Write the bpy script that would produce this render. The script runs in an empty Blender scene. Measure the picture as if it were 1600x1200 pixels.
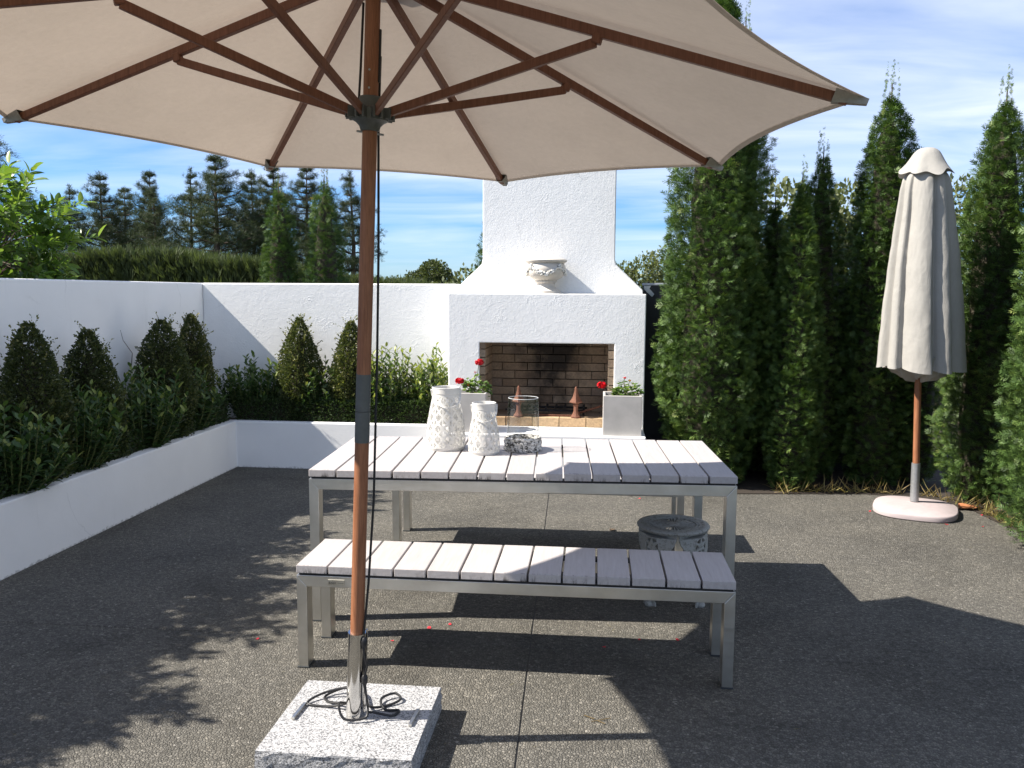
import bpy, bmesh, math, random
import numpy as np
from mathutils import Vector, Matrix, noise
from mathutils.geometry import tessellate_polygon

random.seed(7)
rng = np.random.default_rng(7)
R = math.radians
PI = math.pi
scn = bpy.context.scene
COL = scn.collection

# ------------------------------------------------------------------ camera
PITCH, YAW, ROLL, FPX = 0.10926, 0.10230, 0.00529, 1306.1
CAM = Vector((0, 0, 1.6))
fw = Vector((-math.sin(YAW) * math.cos(PITCH), math.cos(YAW) * math.cos(PITCH), -math.sin(PITCH)))
rt = Vector((math.cos(YAW), math.sin(YAW), 0))
up = rt.cross(fw)
r2 = rt * math.cos(ROLL) + up * math.sin(ROLL)
u2 = up * math.cos(ROLL) - rt * math.sin(ROLL)
cd = bpy.data.cameras.new('camera')
cam = bpy.data.objects.new('camera', cd)
COL.objects.link(cam)
M3 = Matrix((r2, u2, -fw)).transposed()
cam.matrix_world = Matrix.Translation(CAM) @ M3.to_4x4()
cd.sensor_width = 36
cd.lens = FPX / 1600 * 36
cd.clip_start = 0.05
cd.clip_end = 2000
scn.camera = cam

# ------------------------------------------------------------------ sun, sky, exposure
SUN_TRAVEL = Vector((1.0, 0.19, -1.0)).normalized()
SUN_EL = math.asin(-SUN_TRAVEL.z)
to_sun = -SUN_TRAVEL
SUN_AZ = math.atan2(to_sun.x, to_sun.y)          # clockwise from +Y
sd = bpy.data.lights.new('sun', 'SUN')
sd.energy = 5.0
sd.angle = R(0.55)
sd.color = (1.0, 0.93, 0.83)
sun = bpy.data.objects.new('sun', sd)
COL.objects.link(sun)
sun.rotation_euler = SUN_TRAVEL.to_track_quat('-Z', 'Y').to_euler()

world = bpy.data.worlds.new('World')
scn.world = world
world.use_nodes = True
wt = world.node_tree
wt.nodes.clear()


def wn(t, **kw):
    n = wt.nodes.new(t)
    for k, v in kw.items():
        setattr(n, k, v)
    return n


sky = wn('ShaderNodeTexSky')
sky.sky_type = 'NISHITA'
sky.sun_disc = False
sky.sun_elevation = SUN_EL
sky.sun_rotation = SUN_AZ
sky.air_density = 1.0
sky.dust_density = 0.3
sky.ozone_density = 2.2
tc = wn('ShaderNodeTexCoord')
sep = wn('ShaderNodeSeparateXYZ')
wt.links.new(tc.outputs['Generated'], sep.inputs[0])


def wmath(op, a, b=None, clamp=False):
    n = wn('ShaderNodeMath', operation=op, use_clamp=clamp)
    for i, v in enumerate((a, b)):
        if v is None:
            continue
        if isinstance(v, (int, float)):
            n.inputs[i].default_value = v
        else:
            wt.links.new(v, n.inputs[i])
    return n.outputs[0]


zz = wmath('MAXIMUM', wmath('ADD', sep.outputs[2], 0.13), 0.05)
cu = wmath('DIVIDE', sep.outputs[0], zz)
cv = wmath('DIVIDE', sep.outputs[1], zz)
cb = wn('ShaderNodeCombineXYZ')
wt.links.new(cu, cb.inputs[0])
wt.links.new(cv, cb.inputs[1])
cmap = wn('ShaderNodeMapping')
cmap.inputs['Location'].default_value = (-1.2, -10.1, 0)
cmap.inputs['Rotation'].default_value = (0, 0, R(-14))
cmap.inputs['Scale'].default_value = (0.55, 1.25, 1)
wt.links.new(cb.outputs[0], cmap.inputs[0])
n1 = wn('ShaderNodeTexNoise')
n1.inputs['Scale'].default_value = 1.5
n1.inputs['Detail'].default_value = 7
n1.inputs['Roughness'].default_value = 0.52
n1.inputs['Distortion'].default_value = 0.5
wt.links.new(cmap.outputs[0], n1.inputs['Vector'])
n2 = wn('ShaderNodeTexNoise')
n2.inputs['Scale'].default_value = 0.30
n2.inputs['Detail'].default_value = 2
wt.links.new(cmap.outputs[0], n2.inputs['Vector'])
dens = wmath('ADD', wmath('MULTIPLY', n1.outputs[0], 0.62), wmath('MULTIPLY', n2.outputs[0], 0.75))
cr = wn('ShaderNodeValToRGB')
cr.color_ramp.elements[0].position = 0.52
cr.color_ramp.elements[0].color = (0, 0, 0, 1)
cr.color_ramp.elements[1].position = 0.84
cr.color_ramp.elements[1].color = (0.85, 0.85, 0.85, 1)
wt.links.new(dens, cr.inputs[0])
fade = wmath('MULTIPLY', wmath('ADD', sep.outputs[2], 0.01), 9.0, clamp=True)
cfac = wmath('MULTIPLY', cr.outputs[0], fade)
mx = wn('ShaderNodeMix', data_type='RGBA')
wt.links.new(cfac, mx.inputs['Factor'])
tintn = wn('ShaderNodeMix', data_type='RGBA', blend_type='MULTIPLY')
tintn.inputs['Factor'].default_value = 1.0
wt.links.new(sky.outputs[0], tintn.inputs[6])
tintn.inputs[7].default_value = (0.37, 0.61, 0.94, 1)
wt.links.new(tintn.outputs[2], mx.inputs[6])
mx.inputs[7].default_value = (6.0, 6.4, 7.2, 1)
bg = wn('ShaderNodeBackground')
bg.inputs['Strength'].default_value = 0.078
wt.links.new(mx.outputs[2], bg.inputs['Color'])
wo = wn('ShaderNodeOutputWorld')
wt.links.new(bg.outputs[0], wo.inputs['Surface'])

scn.view_settings.view_transform = 'Standard'
scn.view_settings.look = 'None'
scn.view_settings.gamma = 1
scn.view_settings.use_curve_mapping = False
scn.view_settings.exposure = 1.28
scn.render.engine = 'CYCLES'
scn.cycles.max_bounces = 10
scn.cycles.transparent_max_bounces = 24
scn.cycles.sample_clamp_indirect = 6

# ------------------------------------------------------------------ materials


class Mat:
    def __init__(s, name):
        s.m = bpy.data.materials.new(name)
        s.m.use_nodes = True
        s.t = s.m.node_tree
        s.t.nodes.clear()
        s.out = s.t.nodes.new('ShaderNodeOutputMaterial')

    def n(s, typ, ins=None, **kw):
        n = s.t.nodes.new(typ)
        for k, v in kw.items():
            setattr(n, k, v)
        for k, v in (ins or {}).items():
            s.set(n, k, v)
        return n

    def set(s, n, k, v):
        if isinstance(v, bpy.types.NodeSocket):
            s.t.links.new(v, n.inputs[k])
        else:
            n.inputs[k].default_value = v

    def coord(s, which='Object'):
        if which == 'Position':
            return s.n('ShaderNodeNewGeometry').outputs['Position']
        return s.n('ShaderNodeTexCoord').outputs[which]

    def noise(s, vec, scale, detail=4, rough=0.55, dist=0.0, mapscale=None):
        if mapscale:
            vec = s.n('ShaderNodeMapping', {'Vector': vec, 'Scale': mapscale}).outputs[0]
        return s.n('ShaderNodeTexNoise', {'Vector': vec, 'Scale': scale, 'Detail': detail, 'Roughness': rough, 'Distortion': dist}).outputs[0]

    def voronoi(s, vec, scale, feature='F1', out='Distance', rand=1.0):
        return s.n('ShaderNodeTexVoronoi', {'Vector': vec, 'Scale': scale, 'Randomness': rand}, feature=feature).outputs[out]

    def ramp(s, fac, stops, interp='LINEAR'):
        n = s.n('ShaderNodeValToRGB', {'Fac': fac})
        e = n.color_ramp.elements
        n.color_ramp.interpolation = interp
        while len(e) < len(stops):
            e.new(0.5)
        for q, (p, c) in zip(e, stops):
            q.position = p
            q.color = (*c, 1) if len(c) == 3 else c
        return n.outputs[0]

    def mix(s, fac, a, b, mode='MIX'):
        n = s.n('ShaderNodeMix', data_type='RGBA', blend_type=mode)
        s.set(n, 'Factor', fac)
        for k, v in ((6, a), (7, b)):
            if isinstance(v, (tuple, list)):
                v = (*v, 1)[:4]
            s.set(n, k, v)
        return n.outputs[2]

    def math(s, op, a, b=0.0, clamp=False):
        n = s.n('ShaderNodeMath', operation=op, use_clamp=clamp)
        s.set(n, 0, a)
        s.set(n, 1, b)
        return n.outputs[0]

    def bump(s, h, strength=0.3, dist=0.01, normal=None):
        ins = {'Height': h, 'Strength': strength, 'Distance': dist}
        if normal is not None:
            ins['Normal'] = normal
        return s.n('ShaderNodeBump', ins).outputs[0]

    def principled(s, base, rough=0.5, metal=0.0, normal=None, spec=0.5, **extra):
        p = s.n('ShaderNodeBsdfPrincipled')
        s.set(p, 'Base Color', (*base, 1) if isinstance(base, (tuple, list)) else base)
        s.set(p, 'Roughness', rough)
        s.set(p, 'Metallic', metal)
        s.set(p, 'Specular IOR Level', spec)
        for k, v in extra.items():
            s.set(p, k, v)
        if normal is not None:
            s.set(p, 'Normal', normal)
        return p.outputs[0]

    def finish(s, shader):
        s.t.links.new(shader, s.out.inputs['Surface'])
        return s.m


def m_stucco(name, base, dirt=True, relief=1.0):
    m = Mat(name)
    P = m.coord('Position')
    a = m.noise(P, 22, 5, 0.6, 0.2)
    b = m.noise(P, 85, 4, 0.65, 0.3)
    v = m.voronoi(m.n('ShaderNodeMix', {'Factor': 0.06, 4: P, 5: m.n('ShaderNodeTexNoise', {'Vector': P, 'Scale': 20.0}).outputs['Color']}, data_type='VECTOR').outputs[1], 26, 'DISTANCE_TO_EDGE')
    worms = m.ramp(v, [(0.0, (1, 1, 1)), (0.10, (0, 0, 0))])
    blot = m.ramp(m.noise(P, 5, 3), [(0.58, (0, 0, 0)), (0.72, (1, 1, 1))])
    h = m.math('ADD', m.math('ADD', m.math('MULTIPLY', a, 0.6), m.math('MULTIPLY', b, 0.55)), m.math('MULTIPLY', m.math('MULTIPLY', worms, blot), 0.5))
    nrm = m.bump(h, 0.27 * relief, 0.012)
    tone = m.noise(P, 2.2, 5, 0.6)
    col = m.mix(m.ramp(tone, [(0.3, (0, 0, 0)), (0.75, (1, 1, 1))]), tuple(c * 0.93 for c in base), base)
    if dirt:
        z = m.n('ShaderNodeSeparateXYZ', {0: P}).outputs[2]
        g = m.math('SUBTRACT', m.noise(P, 30, 6, 0.7), m.math('MULTIPLY', z, 12.0))
        dm = m.ramp(g, [(0.36, (0, 0, 0)), (0.52, (1, 1, 1))])
        col = m.mix(m.math('MULTIPLY', dm, 0.5), col, (0.08, 0.08, 0.065))
        st = m.ramp(m.noise(P, 5, 5, 0.65, 0, (1, 1, 0.12)), [(0.6, (0, 0, 0)), (0.8, (1, 1, 1))])
        col = m.mix(m.math('MULTIPLY', st, 0.16), col, (0.3, 0.3, 0.27))
        ck = m.voronoi(m.n('ShaderNodeMix', {'Factor': 0.25, 4: P, 5: m.n('ShaderNodeTexNoise', {'Vector': P, 'Scale': 2.5, 'Detail': 6.0}).outputs['Color']}, data_type='VECTOR').outputs[1], 0.9, 'DISTANCE_TO_EDGE')
        cl = m.math('MULTIPLY', m.ramp(ck, [(0.0, (1, 1, 1)), (0.0035, (0, 0, 0))]), m.ramp(m.noise(P, 1.3, 3), [(0.52, (0, 0, 0)), (0.62, (1, 1, 1))]))
        col = m.mix(m.math('MULTIPLY', cl, 0.35), col, (0.25, 0.25, 0.24))
    return m.finish(m.principled(col, 0.75, normal=nrm, spec=0.3))


def m_concrete():
    m = Mat('exposed_aggregate')
    P = m.coord('Position')
    warp = m.n('ShaderNodeMix', {'Factor': 0.012, 4: P, 5: m.n('ShaderNodeTexNoise', {'Vector': P, 'Scale': 40.0}).outputs['Color']}, data_type='VECTOR').outputs[1]
    vs = m.n('ShaderNodeTexVoronoi', {'Vector': warp, 'Scale': 88.0}, feature='F1')
    edge = m.voronoi(warp, 88, 'DISTANCE_TO_EDGE')
    cellr = m.n('ShaderNodeSeparateColor', {0: vs.outputs['Color']}).outputs[0]
    stone = m.ramp(cellr, [(0.0, (0.098, 0.096, 0.089)), (0.45, (0.141, 0.137, 0.126)), (0.85, (0.178, 0.172, 0.158)), (0.97, (0.21, 0.20, 0.18)), (1.0, (0.28, 0.27, 0.25))])
    gap = m.ramp(edge, [(0.03, (1, 1, 1)), (0.16, (0, 0, 0))])
    col = m.mix(m.math('MULTIPLY', gap, 0.65), stone, (0.062, 0.058, 0.052))
    fines = m.ramp(m.noise(P, 320, 3), [(0.35, (0.65, 0.65, 0.65)), (0.7, (1.25, 1.22, 1.15))])
    col = m.mix(1.0, col, fines, 'MULTIPLY')
    big = m.ramp(m.noise(P, 1.6, 5, 0.65), [(0.3, (0.86, 0.87, 0.88)), (0.7, (1.16, 1.15, 1.12))])
    col = m.mix(1.0, col, big, 'MULTIPLY')
    stn = m.ramp(m.noise(P, 0.9, 7, 0.7, 0.8), [(0.50, (1, 1, 1)), (0.64, (0.78, 0.78, 0.78))])
    col = m.mix(1.0, col, stn, 'MULTIPLY')
    drp = m.ramp(m.noise(P, 9, 4, 0.6), [(0.70, (1, 1, 1)), (0.75, (0.72, 0.71, 0.70))])
    col = m.mix(1.0, col, drp, 'MULTIPLY')
    h = m.math('ADD', m.ramp(edge, [(0.0, (0, 0, 0)), (0.25, (1, 1, 1))]), m.math('MULTIPLY', m.noise(P, 260, 2), 0.5))
    nrm = m.bump(h, 0.7, 0.006)
    return m.finish(m.principled(col, 0.8, normal=nrm, spec=0.12))


def m_steel(name='brushed_steel', rough=0.3, base=(0.66, 0.64, 0.595), brushed=True):
    m = Mat(name)
    O = m.coord('Object')
    if brushed:
        g = m.noise(O, 14, 3, 0.5, 0, (1, 6, 6))
        r = m.ramp(g, [(0.3, (rough * 0.9,) * 3), (0.7, (rough * 1.12,) * 3)])
        smu = m.ramp(m.noise(O, 7, 4), [(0.35, (0.84, 0.84, 0.83)), (0.65, (1, 1, 1))])
        col = m.mix(1.0, base, smu, 'MULTIPLY')
        return m.finish(m.principled(col, r, 1.0))
    return m.finish(m.principled(base, rough, 1.0))


def m_whitewood():
    m = Mat('whitewashed_timber')
    O = m.coord('Object')
    rnd = m.n('ShaderNodeObjectInfo').outputs['Random']
    off = m.n('ShaderNodeCombineXYZ', {0: m.math('MULTIPLY', rnd, 37.0), 1: m.math('MULTIPLY', rnd, 11.0), 2: 0.0}).outputs[0]
    V = m.n('ShaderNodeVectorMath', {0: O, 1: off}, operation='ADD').outputs[0]
    g = m.noise(V, 20, 5, 0.6, 0.4, (4, 0.3, 4))
    col = m.ramp(g, [(0.2, (0.345, 0.322, 0.314)), (0.55, (0.395, 0.374, 0.368)), (0.8, (0.428, 0.413, 0.41))])
    col = m.mix(1.0, col, m.ramp(rnd, [(0, (0.94, 0.93, 0.93)), (1, (1.03, 1.02, 1.02))]), 'MULTIPLY')
    # black scuffs on the worn end edges
    sc = m.noise(V, 20, 7, 0.75, 0.2, (2.2, 1, 0.5))
    yy = m.n('ShaderNodeSeparateXYZ', {0: m.coord('Generated')})
    endm = m.ramp(yy.outputs[1], [(0.0, (1, 1, 1)), (0.012, (1, 1, 1)), (0.03, (0, 0, 0))])
    lowm = m.ramp(yy.outputs[2], [(0.0, (1, 1, 1)), (0.55, (0.25, 0.25, 0.25)), (0.9, (0.0, 0, 0)), (1.0, (0.5, 0.5, 0.5))])
    k = m.math('MULTIPLY', m.math('MULTIPLY', m.ramp(sc, [(0.50, (0, 0, 0)), (0.60, (1, 1, 1))]), endm), m.math('MULTIPLY', lowm, m.ramp(rnd, [(0.25, (0, 0, 0)), (0.7, (1, 1, 1))])))
    col = m.mix(k, col, (0.05, 0.045, 0.04))
    spot = m.ramp(m.noise(V, 55, 3), [(0.76, (0, 0, 0)), (0.8, (1, 1, 1))])
    col = m.mix(m.math('MULTIPLY', spot, 0.35), col, (0.2, 0.19, 0.17))
    return m.finish(m.principled(col, 0.62, normal=m.bump(g, 0.25, 0.003), spec=0.35))


def m_wood(name, dark, light, rough=0.5):
    m = Mat(name)
    O = m.coord('Object')
    g = m.noise(O, 18, 6, 0.62, 0.6, (4, 4, 0.3))
    col = m.ramp(g, [(0.25, dark), (0.75, light)])
    fine = m.ramp(m.noise(O, 130, 3, 0.6, 0, (2, 2, 0.12)), [(0.3, (0.8, 0.8, 0.8)), (0.7, (1.1, 1.1, 1.1))])
    col = m.mix(1.0, col, fine, 'MULTIPLY')
    return m.finish(m.principled(col, rough, normal=m.bump(g, 0.15, 0.002), spec=0.35))


def m_granite():
    m = Mat('granite')
    P = m.coord('Position')
    v = m.n('ShaderNodeTexVoronoi', {'Vector': P, 'Scale': 230.0}, feature='F1')
    c = m.n('ShaderNodeSeparateColor', {0: v.outputs['Color']}).outputs[0]
    col = m.ramp(c, [(0.0, (0.07, 0.072, 0.075)), (0.22, (0.20, 0.205, 0.21)), (0.5, (0.36, 0.36, 0.365)), (1.0, (0.47, 0.47, 0.47))])
    n = m.ramp(m.noise(P, 300, 3), [(0.35, (0.75, 0.75, 0.76)), (0.65, (1.08, 1.08, 1.08))])
    col = m.mix(1.0, col, n, 'MULTIPLY')
    h = m.noise(P, 35, 6, 0.7)
    nz = m.n('ShaderNodeSeparateXYZ', {0: m.n('ShaderNodeNewGeometry').outputs['True Normal']}).outputs[2]
    side = m.math('SUBTRACT', 1.0, m.math('ABSOLUTE', nz), True)
    b = m.n('ShaderNodeBump', {'Height': h, 'Distance': 0.02})
    m.set(b, 'Strength', m.math('MULTIPLY', side, 0.9))
    return m.finish(m.principled(col, 0.6, normal=b.outputs[0], spec=0.35))


def m_fabric(name, base, trans, amt, weave=600, crease=0.18):
    m = Mat(name)
    O = m.coord('Object')
    w = m.noise(O, weave, 2)
    t = m.ramp(m.noise(O, 3, 5, 0.6), [(0.3, (0.93, 0.93, 0.93)), (0.7, (1.03, 1.03, 1.03))])
    sp = m.ramp(m.noise(O, 45, 3), [(0.3, (0.97, 0.97, 0.97)), (0.7, (1.02, 1.02, 1.02))])
    tt = m.mix(1.0, t, sp, 'MULTIPLY')
    wr = m.math('ADD', m.math('MULTIPLY', m.noise(O, 9, 4, 0.6, 0.8), 2.0), m.math('MULTIPLY', w, 0.15))
    cr_ = m.noise(O, 7, 5, 0.6, 1.4, (1.0, 1.0, 0.35))
    wr = m.math('ADD', wr, m.math('MULTIPLY', m.ramp(cr_, [(0.42, (0, 0, 0)), (0.5, (1, 1, 1)), (0.58, (0, 0, 0))]), 1.0))
    nrm = m.bump(wr, crease, 0.012)
    d = m.n('ShaderNodeBsdfDiffuse', {'Color': m.mix(1.0, base, tt, 'MULTIPLY'), 'Normal': nrm}).outputs[0]
    tr = m.n('ShaderNodeBsdfTranslucent', {'Color': m.mix(1.0, trans, tt, 'MULTIPLY')}).outputs[0]
    mixn = m.n('ShaderNodeMixShader', {0: amt, 1: d, 2: tr})
    return m.finish(mixn.outputs[0])


def m_leaf(name, stops, rough=0.45, trans=0.28, spec=0.35, tboost=1.6):
    m = Mat(name)
    a = m.n('ShaderNodeAttribute', attribute_name='tint').outputs['Fac']
    rnd = m.n('ShaderNodeObjectInfo').outputs['Random']
    f = m.math('ADD', a, m.math('MULTIPLY', m.math('SUBTRACT', rnd, 0.5), 0.18), True)
    col = m.ramp(f, stops)
    p = m.principled(col, rough, spec=spec)
    tcol = m.mix(1.0, col, (tboost * 1.15, tboost * 1.2, tboost * 0.6), 'MULTIPLY')
    t = m.n('ShaderNodeBsdfTranslucent', {'Color': tcol}).outputs[0]
    return m.finish(m.n('ShaderNodeMixShader', {0: trans, 1: p, 2: t}).outputs[0])


def m_plain(name, base, rough=0.5, metal=0.0, var=0.15, scale=30, bump=0.15, spec=0.4):
    m = Mat(name)
    O = m.coord('Object')
    n = m.noise(O, scale, 5, 0.6)
    col = m.ramp(n, [(0.25, tuple(c * (1 - var) for c in base)), (0.75, tuple(min(1, c * (1 + var)) for c in base))])
    return m.finish(m.principled(col, rough, metal, m.bump(n, bump, 0.004), spec))


def m_brick(name, stops, soot=True):
    m = Mat(name)
    P = m.coord('Position')
    rnd = m.n('ShaderNodeObjectInfo').outputs['Random']
    col = m.ramp(rnd, stops)
    n = m.noise(P, 55, 6, 0.65)
    col = m.mix(1.0, col, m.ramp(n, [(0.3, (0.7, 0.7, 0.7)), (0.7, (1.15, 1.13, 1.1))]), 'MULTIPLY')
    if soot:
        s = m.n('ShaderNodeSeparateXYZ', {0: P})
        dx = m.math('MULTIPLY', m.math('SUBTRACT', s.outputs[0], -0.42), 2.3)
        r = m.math('POWER', m.math('ABSOLUTE', dx), 2.0)
        up_ = m.math('MULTIPLY', m.math('SUBTRACT', s.outputs[2], 0.72), 0.5)
        k = m.math('ADD', m.math('SUBTRACT', up_, m.math('MULTIPLY', r, 0.6)), m.noise(P, 5.5, 6, 0.65))
        sm = m.ramp(k, [(0.25, (0, 0, 0)), (0.58, (1, 1, 1))])
        col = m.mix(m.math('MULTIPLY', sm, 0.93), col, (0.012, 0.011, 0.011))
    return m.finish(m.principled(col, 0.85, normal=m.bump(n, 0.4, 0.006), spec=0.2))


def m_distressed(name, base, under, lo=0.52, hi=0.6, scale=45):
    m = Mat(name)
    O = m.coord('Object')
    n = m.noise(O, scale, 6, 0.7)
    k = m.ramp(n, [(lo, (0, 0, 0)), (hi, (1, 1, 1))])
    col = m.mix(k, base, under)
    return m.finish(m.principled(col, 0.75, normal=m.bump(n, 0.5, 0.006), spec=0.25))


def m_glass():
    m = Mat('clear_glass')
    lw = m.n('ShaderNodeLayerWeight', {'Blend': 0.5}).outputs['Facing']
    fr = m.math('MULTIPLY', m.math('POWER', lw, 2.6), 0.7)
    tr = m.n('ShaderNodeBsdfTransparent', {'Color': (0.93, 0.945, 0.94, 1)}).outputs[0]
    gl = m.n('ShaderNodeBsdfGlossy', {'Roughness': 0.02}).outputs[0]
    return m.finish(m.n('ShaderNodeMixShader', {0: m.math('ADD', fr, 0.075), 1: tr, 2: gl}).outputs[0])


STUCCO = m_stucco('white_stucco', (0.83, 0.83, 0.82))
STUCCO_SMOOTH = m_stucco('white_render_smooth', (0.83, 0.83, 0.825), relief=0.35)
CHARCOAL = m_stucco('charcoal_render', (0.035, 0.037, 0.042), dirt=False, relief=0.5)
CONCRETE = m_concrete()
STEEL = m_steel(rough=0.36)
POLISHED = m_steel('polished_steel', 0.13, (0.66, 0.65, 0.63), True)
ZINC = m_plain('galvanised_grey', (0.36, 0.37, 0.375), 0.42, 0.7, 0.12, 60, 0.1)
DARKMETAL = m_plain('dark_grey_metal', (0.05, 0.055, 0.058), 0.45, 0.4, 0.12, 60, 0.08)
HUBGREY = m_plain('grey_cast_fitting', (0.10, 0.105, 0.10), 0.5, 0.2, 0.12, 60, 0.08)
WHITEWOOD = m_whitewood()
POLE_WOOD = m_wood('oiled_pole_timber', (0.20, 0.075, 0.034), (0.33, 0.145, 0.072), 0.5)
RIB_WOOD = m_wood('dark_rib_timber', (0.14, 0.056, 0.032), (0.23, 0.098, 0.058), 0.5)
GRANITE = m_granite()
CANOPY = m_fabric('beige_canopy_cloth', (0.62, 0.56, 0.49), (0.50, 0.41, 0.33), 0.195)
CANOPY_GREY = m_fabric('pale_grey_canopy_cloth', (0.345, 0.332, 0.305), (0.36, 0.33, 0.29), 0.12, crease=0.10)
POCKET = m_plain('grey_pocket_webbing', (0.30, 0.285, 0.255), 0.8, 0, 0.15, 90, 0.2)
BLACK = m_plain('black_rubber', (0.014, 0.014, 0.015), 0.5, 0, 0.2, 60, 0.1)
WHITEMETAL = m_plain('white_enamel_metal', (0.60, 0.59, 0.56), 0.42, 0, 0.03, 40, 0.05)
POTGREY = m_plain('pale_grey_fibrestone', (0.43, 0.41, 0.385), 0.7, 0, 0.14, 7, 0.12)
PINKSTONE = m_plain('pinkish_concrete', (0.37, 0.315, 0.312), 0.75, 0, 0.07, 22, 0.2)
RUST = m_plain('rusty_iron', (0.145, 0.062, 0.038), 0.8, 0.15, 0.35, 60, 0.5)
SOOTIRON = m_plain('black_iron', (0.018, 0.017, 0.017), 0.7, 0.3, 0.3, 60, 0.3)
BRICK = m_brick('sooty_brick', [(0.0, (0.22, 0.155, 0.105)), (0.4, (0.29, 0.215, 0.15)), (0.75, (0.34, 0.26, 0.185)), (1.0, (0.24, 0.18, 0.14))])
TANBRICK = m_brick('buff_hearth_brick', [(0.0, (0.36, 0.24, 0.14)), (0.5, (0.47, 0.34, 0.21)), (1.0, (0.40, 0.29, 0.18))], soot=False)
MORTAR = m_brick('dark_mortar', [(0.0, (0.10, 0.085, 0.07)), (1.0, (0.10, 0.085, 0.07))])
URN = m_plain('cream_plaster', (0.58, 0.535, 0.475), 0.75, 0, 0.06, 12, 0.2)
GARLAND = m_distressed('antiqued_garland', (0.74, 0.72, 0.67), (0.10, 0.095, 0.085), 0.5, 0.6, 70)
BARK = m_distressed('whitewashed_bark', (0.62, 0.60, 0.56), (0.045, 0.04, 0.035), 0.47, 0.57, 60)
CASTGREY = m_distressed('weathered_cast_metal', (0.34, 0.345, 0.325), (0.17, 0.165, 0.145), 0.50, 0.66, 50)
GLASS = m_glass()
SOIL = m_plain('dark_soil', (0.03, 0.023, 0.017), 0.95, 0, 0.4, 60, 0.9)
FIELD = m_plain('field_grass', (0.06, 0.075, 0.028), 0.9, 0, 0.35, 0.6, 0.4)
BARKBROWN = m_plain('tree_bark', (0.075, 0.055, 0.042), 0.9, 0, 0.35, 12, 0.8)
TWIG = m_plain('inner_twigs', (0.040, 0.034, 0.022), 0.9, 0, 0.4, 25, 0.6)
THUJA = m_leaf('thuja_sprays', [(0.0, (0.022, 0.046, 0.011)), (0.45, (0.056, 0.104, 0.023)), (0.8, (0.118, 0.180, 0.042)), (1.0, (0.195, 0.225, 0.068))], 0.55, 0.13, 0.3)
THUJA_FAR = m_leaf('thuja_sprays_yellowing', [(0.0, (0.026, 0.054, 0.015)), (0.5, (0.058, 0.105, 0.027)), (0.9, (0.10, 0.145, 0.042)), (1.0, (0.22, 0.17, 0.075))], 0.6, 0.16, 0.25)
YEW = m_leaf('clipped_small_leaves', [(0.0, (0.030, 0.042, 0.016)), (0.5, (0.062, 0.080, 0.028)), (0.9, (0.13, 0.135, 0.048)), (1.0, (0.2, 0.18, 0.075))], 0.5, 0.22)
BOX = m_leaf('box_hedge_leaves', [(0.0, (0.022, 0.040, 0.013)), (0.55, (0.042, 0.072, 0.021)), (1.0, (0.09, 0.125, 0.036))], 0.45, 0.22)
LAUREL = m_leaf('glossy_laurel_leaves', [(0.0, (0.022, 0.048, 0.016)), (0.6, (0.046, 0.088, 0.026)), (0.88, (0.11, 0.16, 0.04)), (1.0, (0.22, 0.25, 0.065))], 0.42, 0.24, 0.35)
CITRUS = m_leaf('lemon_leaves', [(0.0, (0.04, 0.08, 0.014)), (0.5, (0.078, 0.14, 0.024)), (1.0, (0.17, 0.225, 0.05))], 0.36, 0.35, 0.45)
PINE = m_leaf('pine_needles', [(0.0, (0.022, 0.034, 0.016)), (0.6, (0.050, 0.068, 0.031)), (1.0, (0.098, 0.112, 0.052))], 0.6, 0.12, 0.25)
OLIVEHEDGE = m_leaf('feathery_olive_foliage', [(0.0, (0.038, 0.052, 0.022)), (0.6, (0.072, 0.092, 0.037)), (1.0, (0.125, 0.135, 0.058))], 0.6, 0.2, 0.25)
POPLAR = m_leaf('pale_green_foliage', [(0.0, (0.06, 0.075, 0.035)), (0.6, (0.115, 0.135, 0.06)), (1.0, (0.2, 0.205, 0.095))], 0.55, 0.25, 0.3)
GERAN = m_leaf('geranium_leaves', [(0.0, (0.045, 0.085, 0.022)), (0.6, (0.095, 0.165, 0.04)), (1.0, (0.2, 0.26, 0.08))], 0.5, 0.3)
REDPETAL = m_leaf('red_petals', [(0.0, (0.42, 0.004, 0.012)), (1.0, (0.68, 0.012, 0.022))], 0.5, 0.25, 0.3, 1.0)
PETAL_OLD = m_leaf('fallen_red_petals', [(0.0, (0.5, 0.02, 0.035)), (1.0, (0.7, 0.05, 0.07))], 0.6, 0.2, 0.3, 1.0)
DRYGRASS = m_leaf('dry_straw', [(0.0, (0.16, 0.115, 0.05)), (0.6, (0.32, 0.25, 0.11)), (1.0, (0.22, 0.23, 0.07))], 0.6, 0.25, 0.3, 1.0)
DEADLEAF = m_plain('dead_leaf', (0.42, 0.17, 0.075), 0.7, 0, 0.3, 30, 0.3)
STEMGREEN = m_plain('green_stem', (0.14, 0.16, 0.05), 0.6, 0, 0.2, 40, 0.1)
INK = m_plain('dark_print', (0.03, 0.03, 0.03), 0.6, 0, 0.0, 10, 0.0)
PLATE = m_steel('nameplate_metal', 0.35, (0.62, 0.60, 0.54), True)
WAX = m_plain('cream_wax', (0.72, 0.63, 0.48), 0.5, 0, 0.04, 10, 0.05)

# ------------------------------------------------------------------ object helpers


def wloc(o):
    v = Vector((0, 0, 0))
    while o is not None:
        v += o.location
        o = o.parent
    return v


def link(name, me, mat, parent=None, smooth=None, mods=()):
    o = bpy.data.objects.new(name, me)
    COL.objects.link(o)
    if mat is not None and len(me.materials) == 0:
        me.materials.append(mat)
    if parent is not None:
        o.parent = parent
    return o


def thing(name, label, cat, loc, group=None, kind=None):
    o = bpy.data.objects.new(name, None)
    o.empty_display_size = 0.1
    COL.objects.link(o)
    o.location = loc
    tag(o, label, cat, group, kind)
    return o


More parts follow.
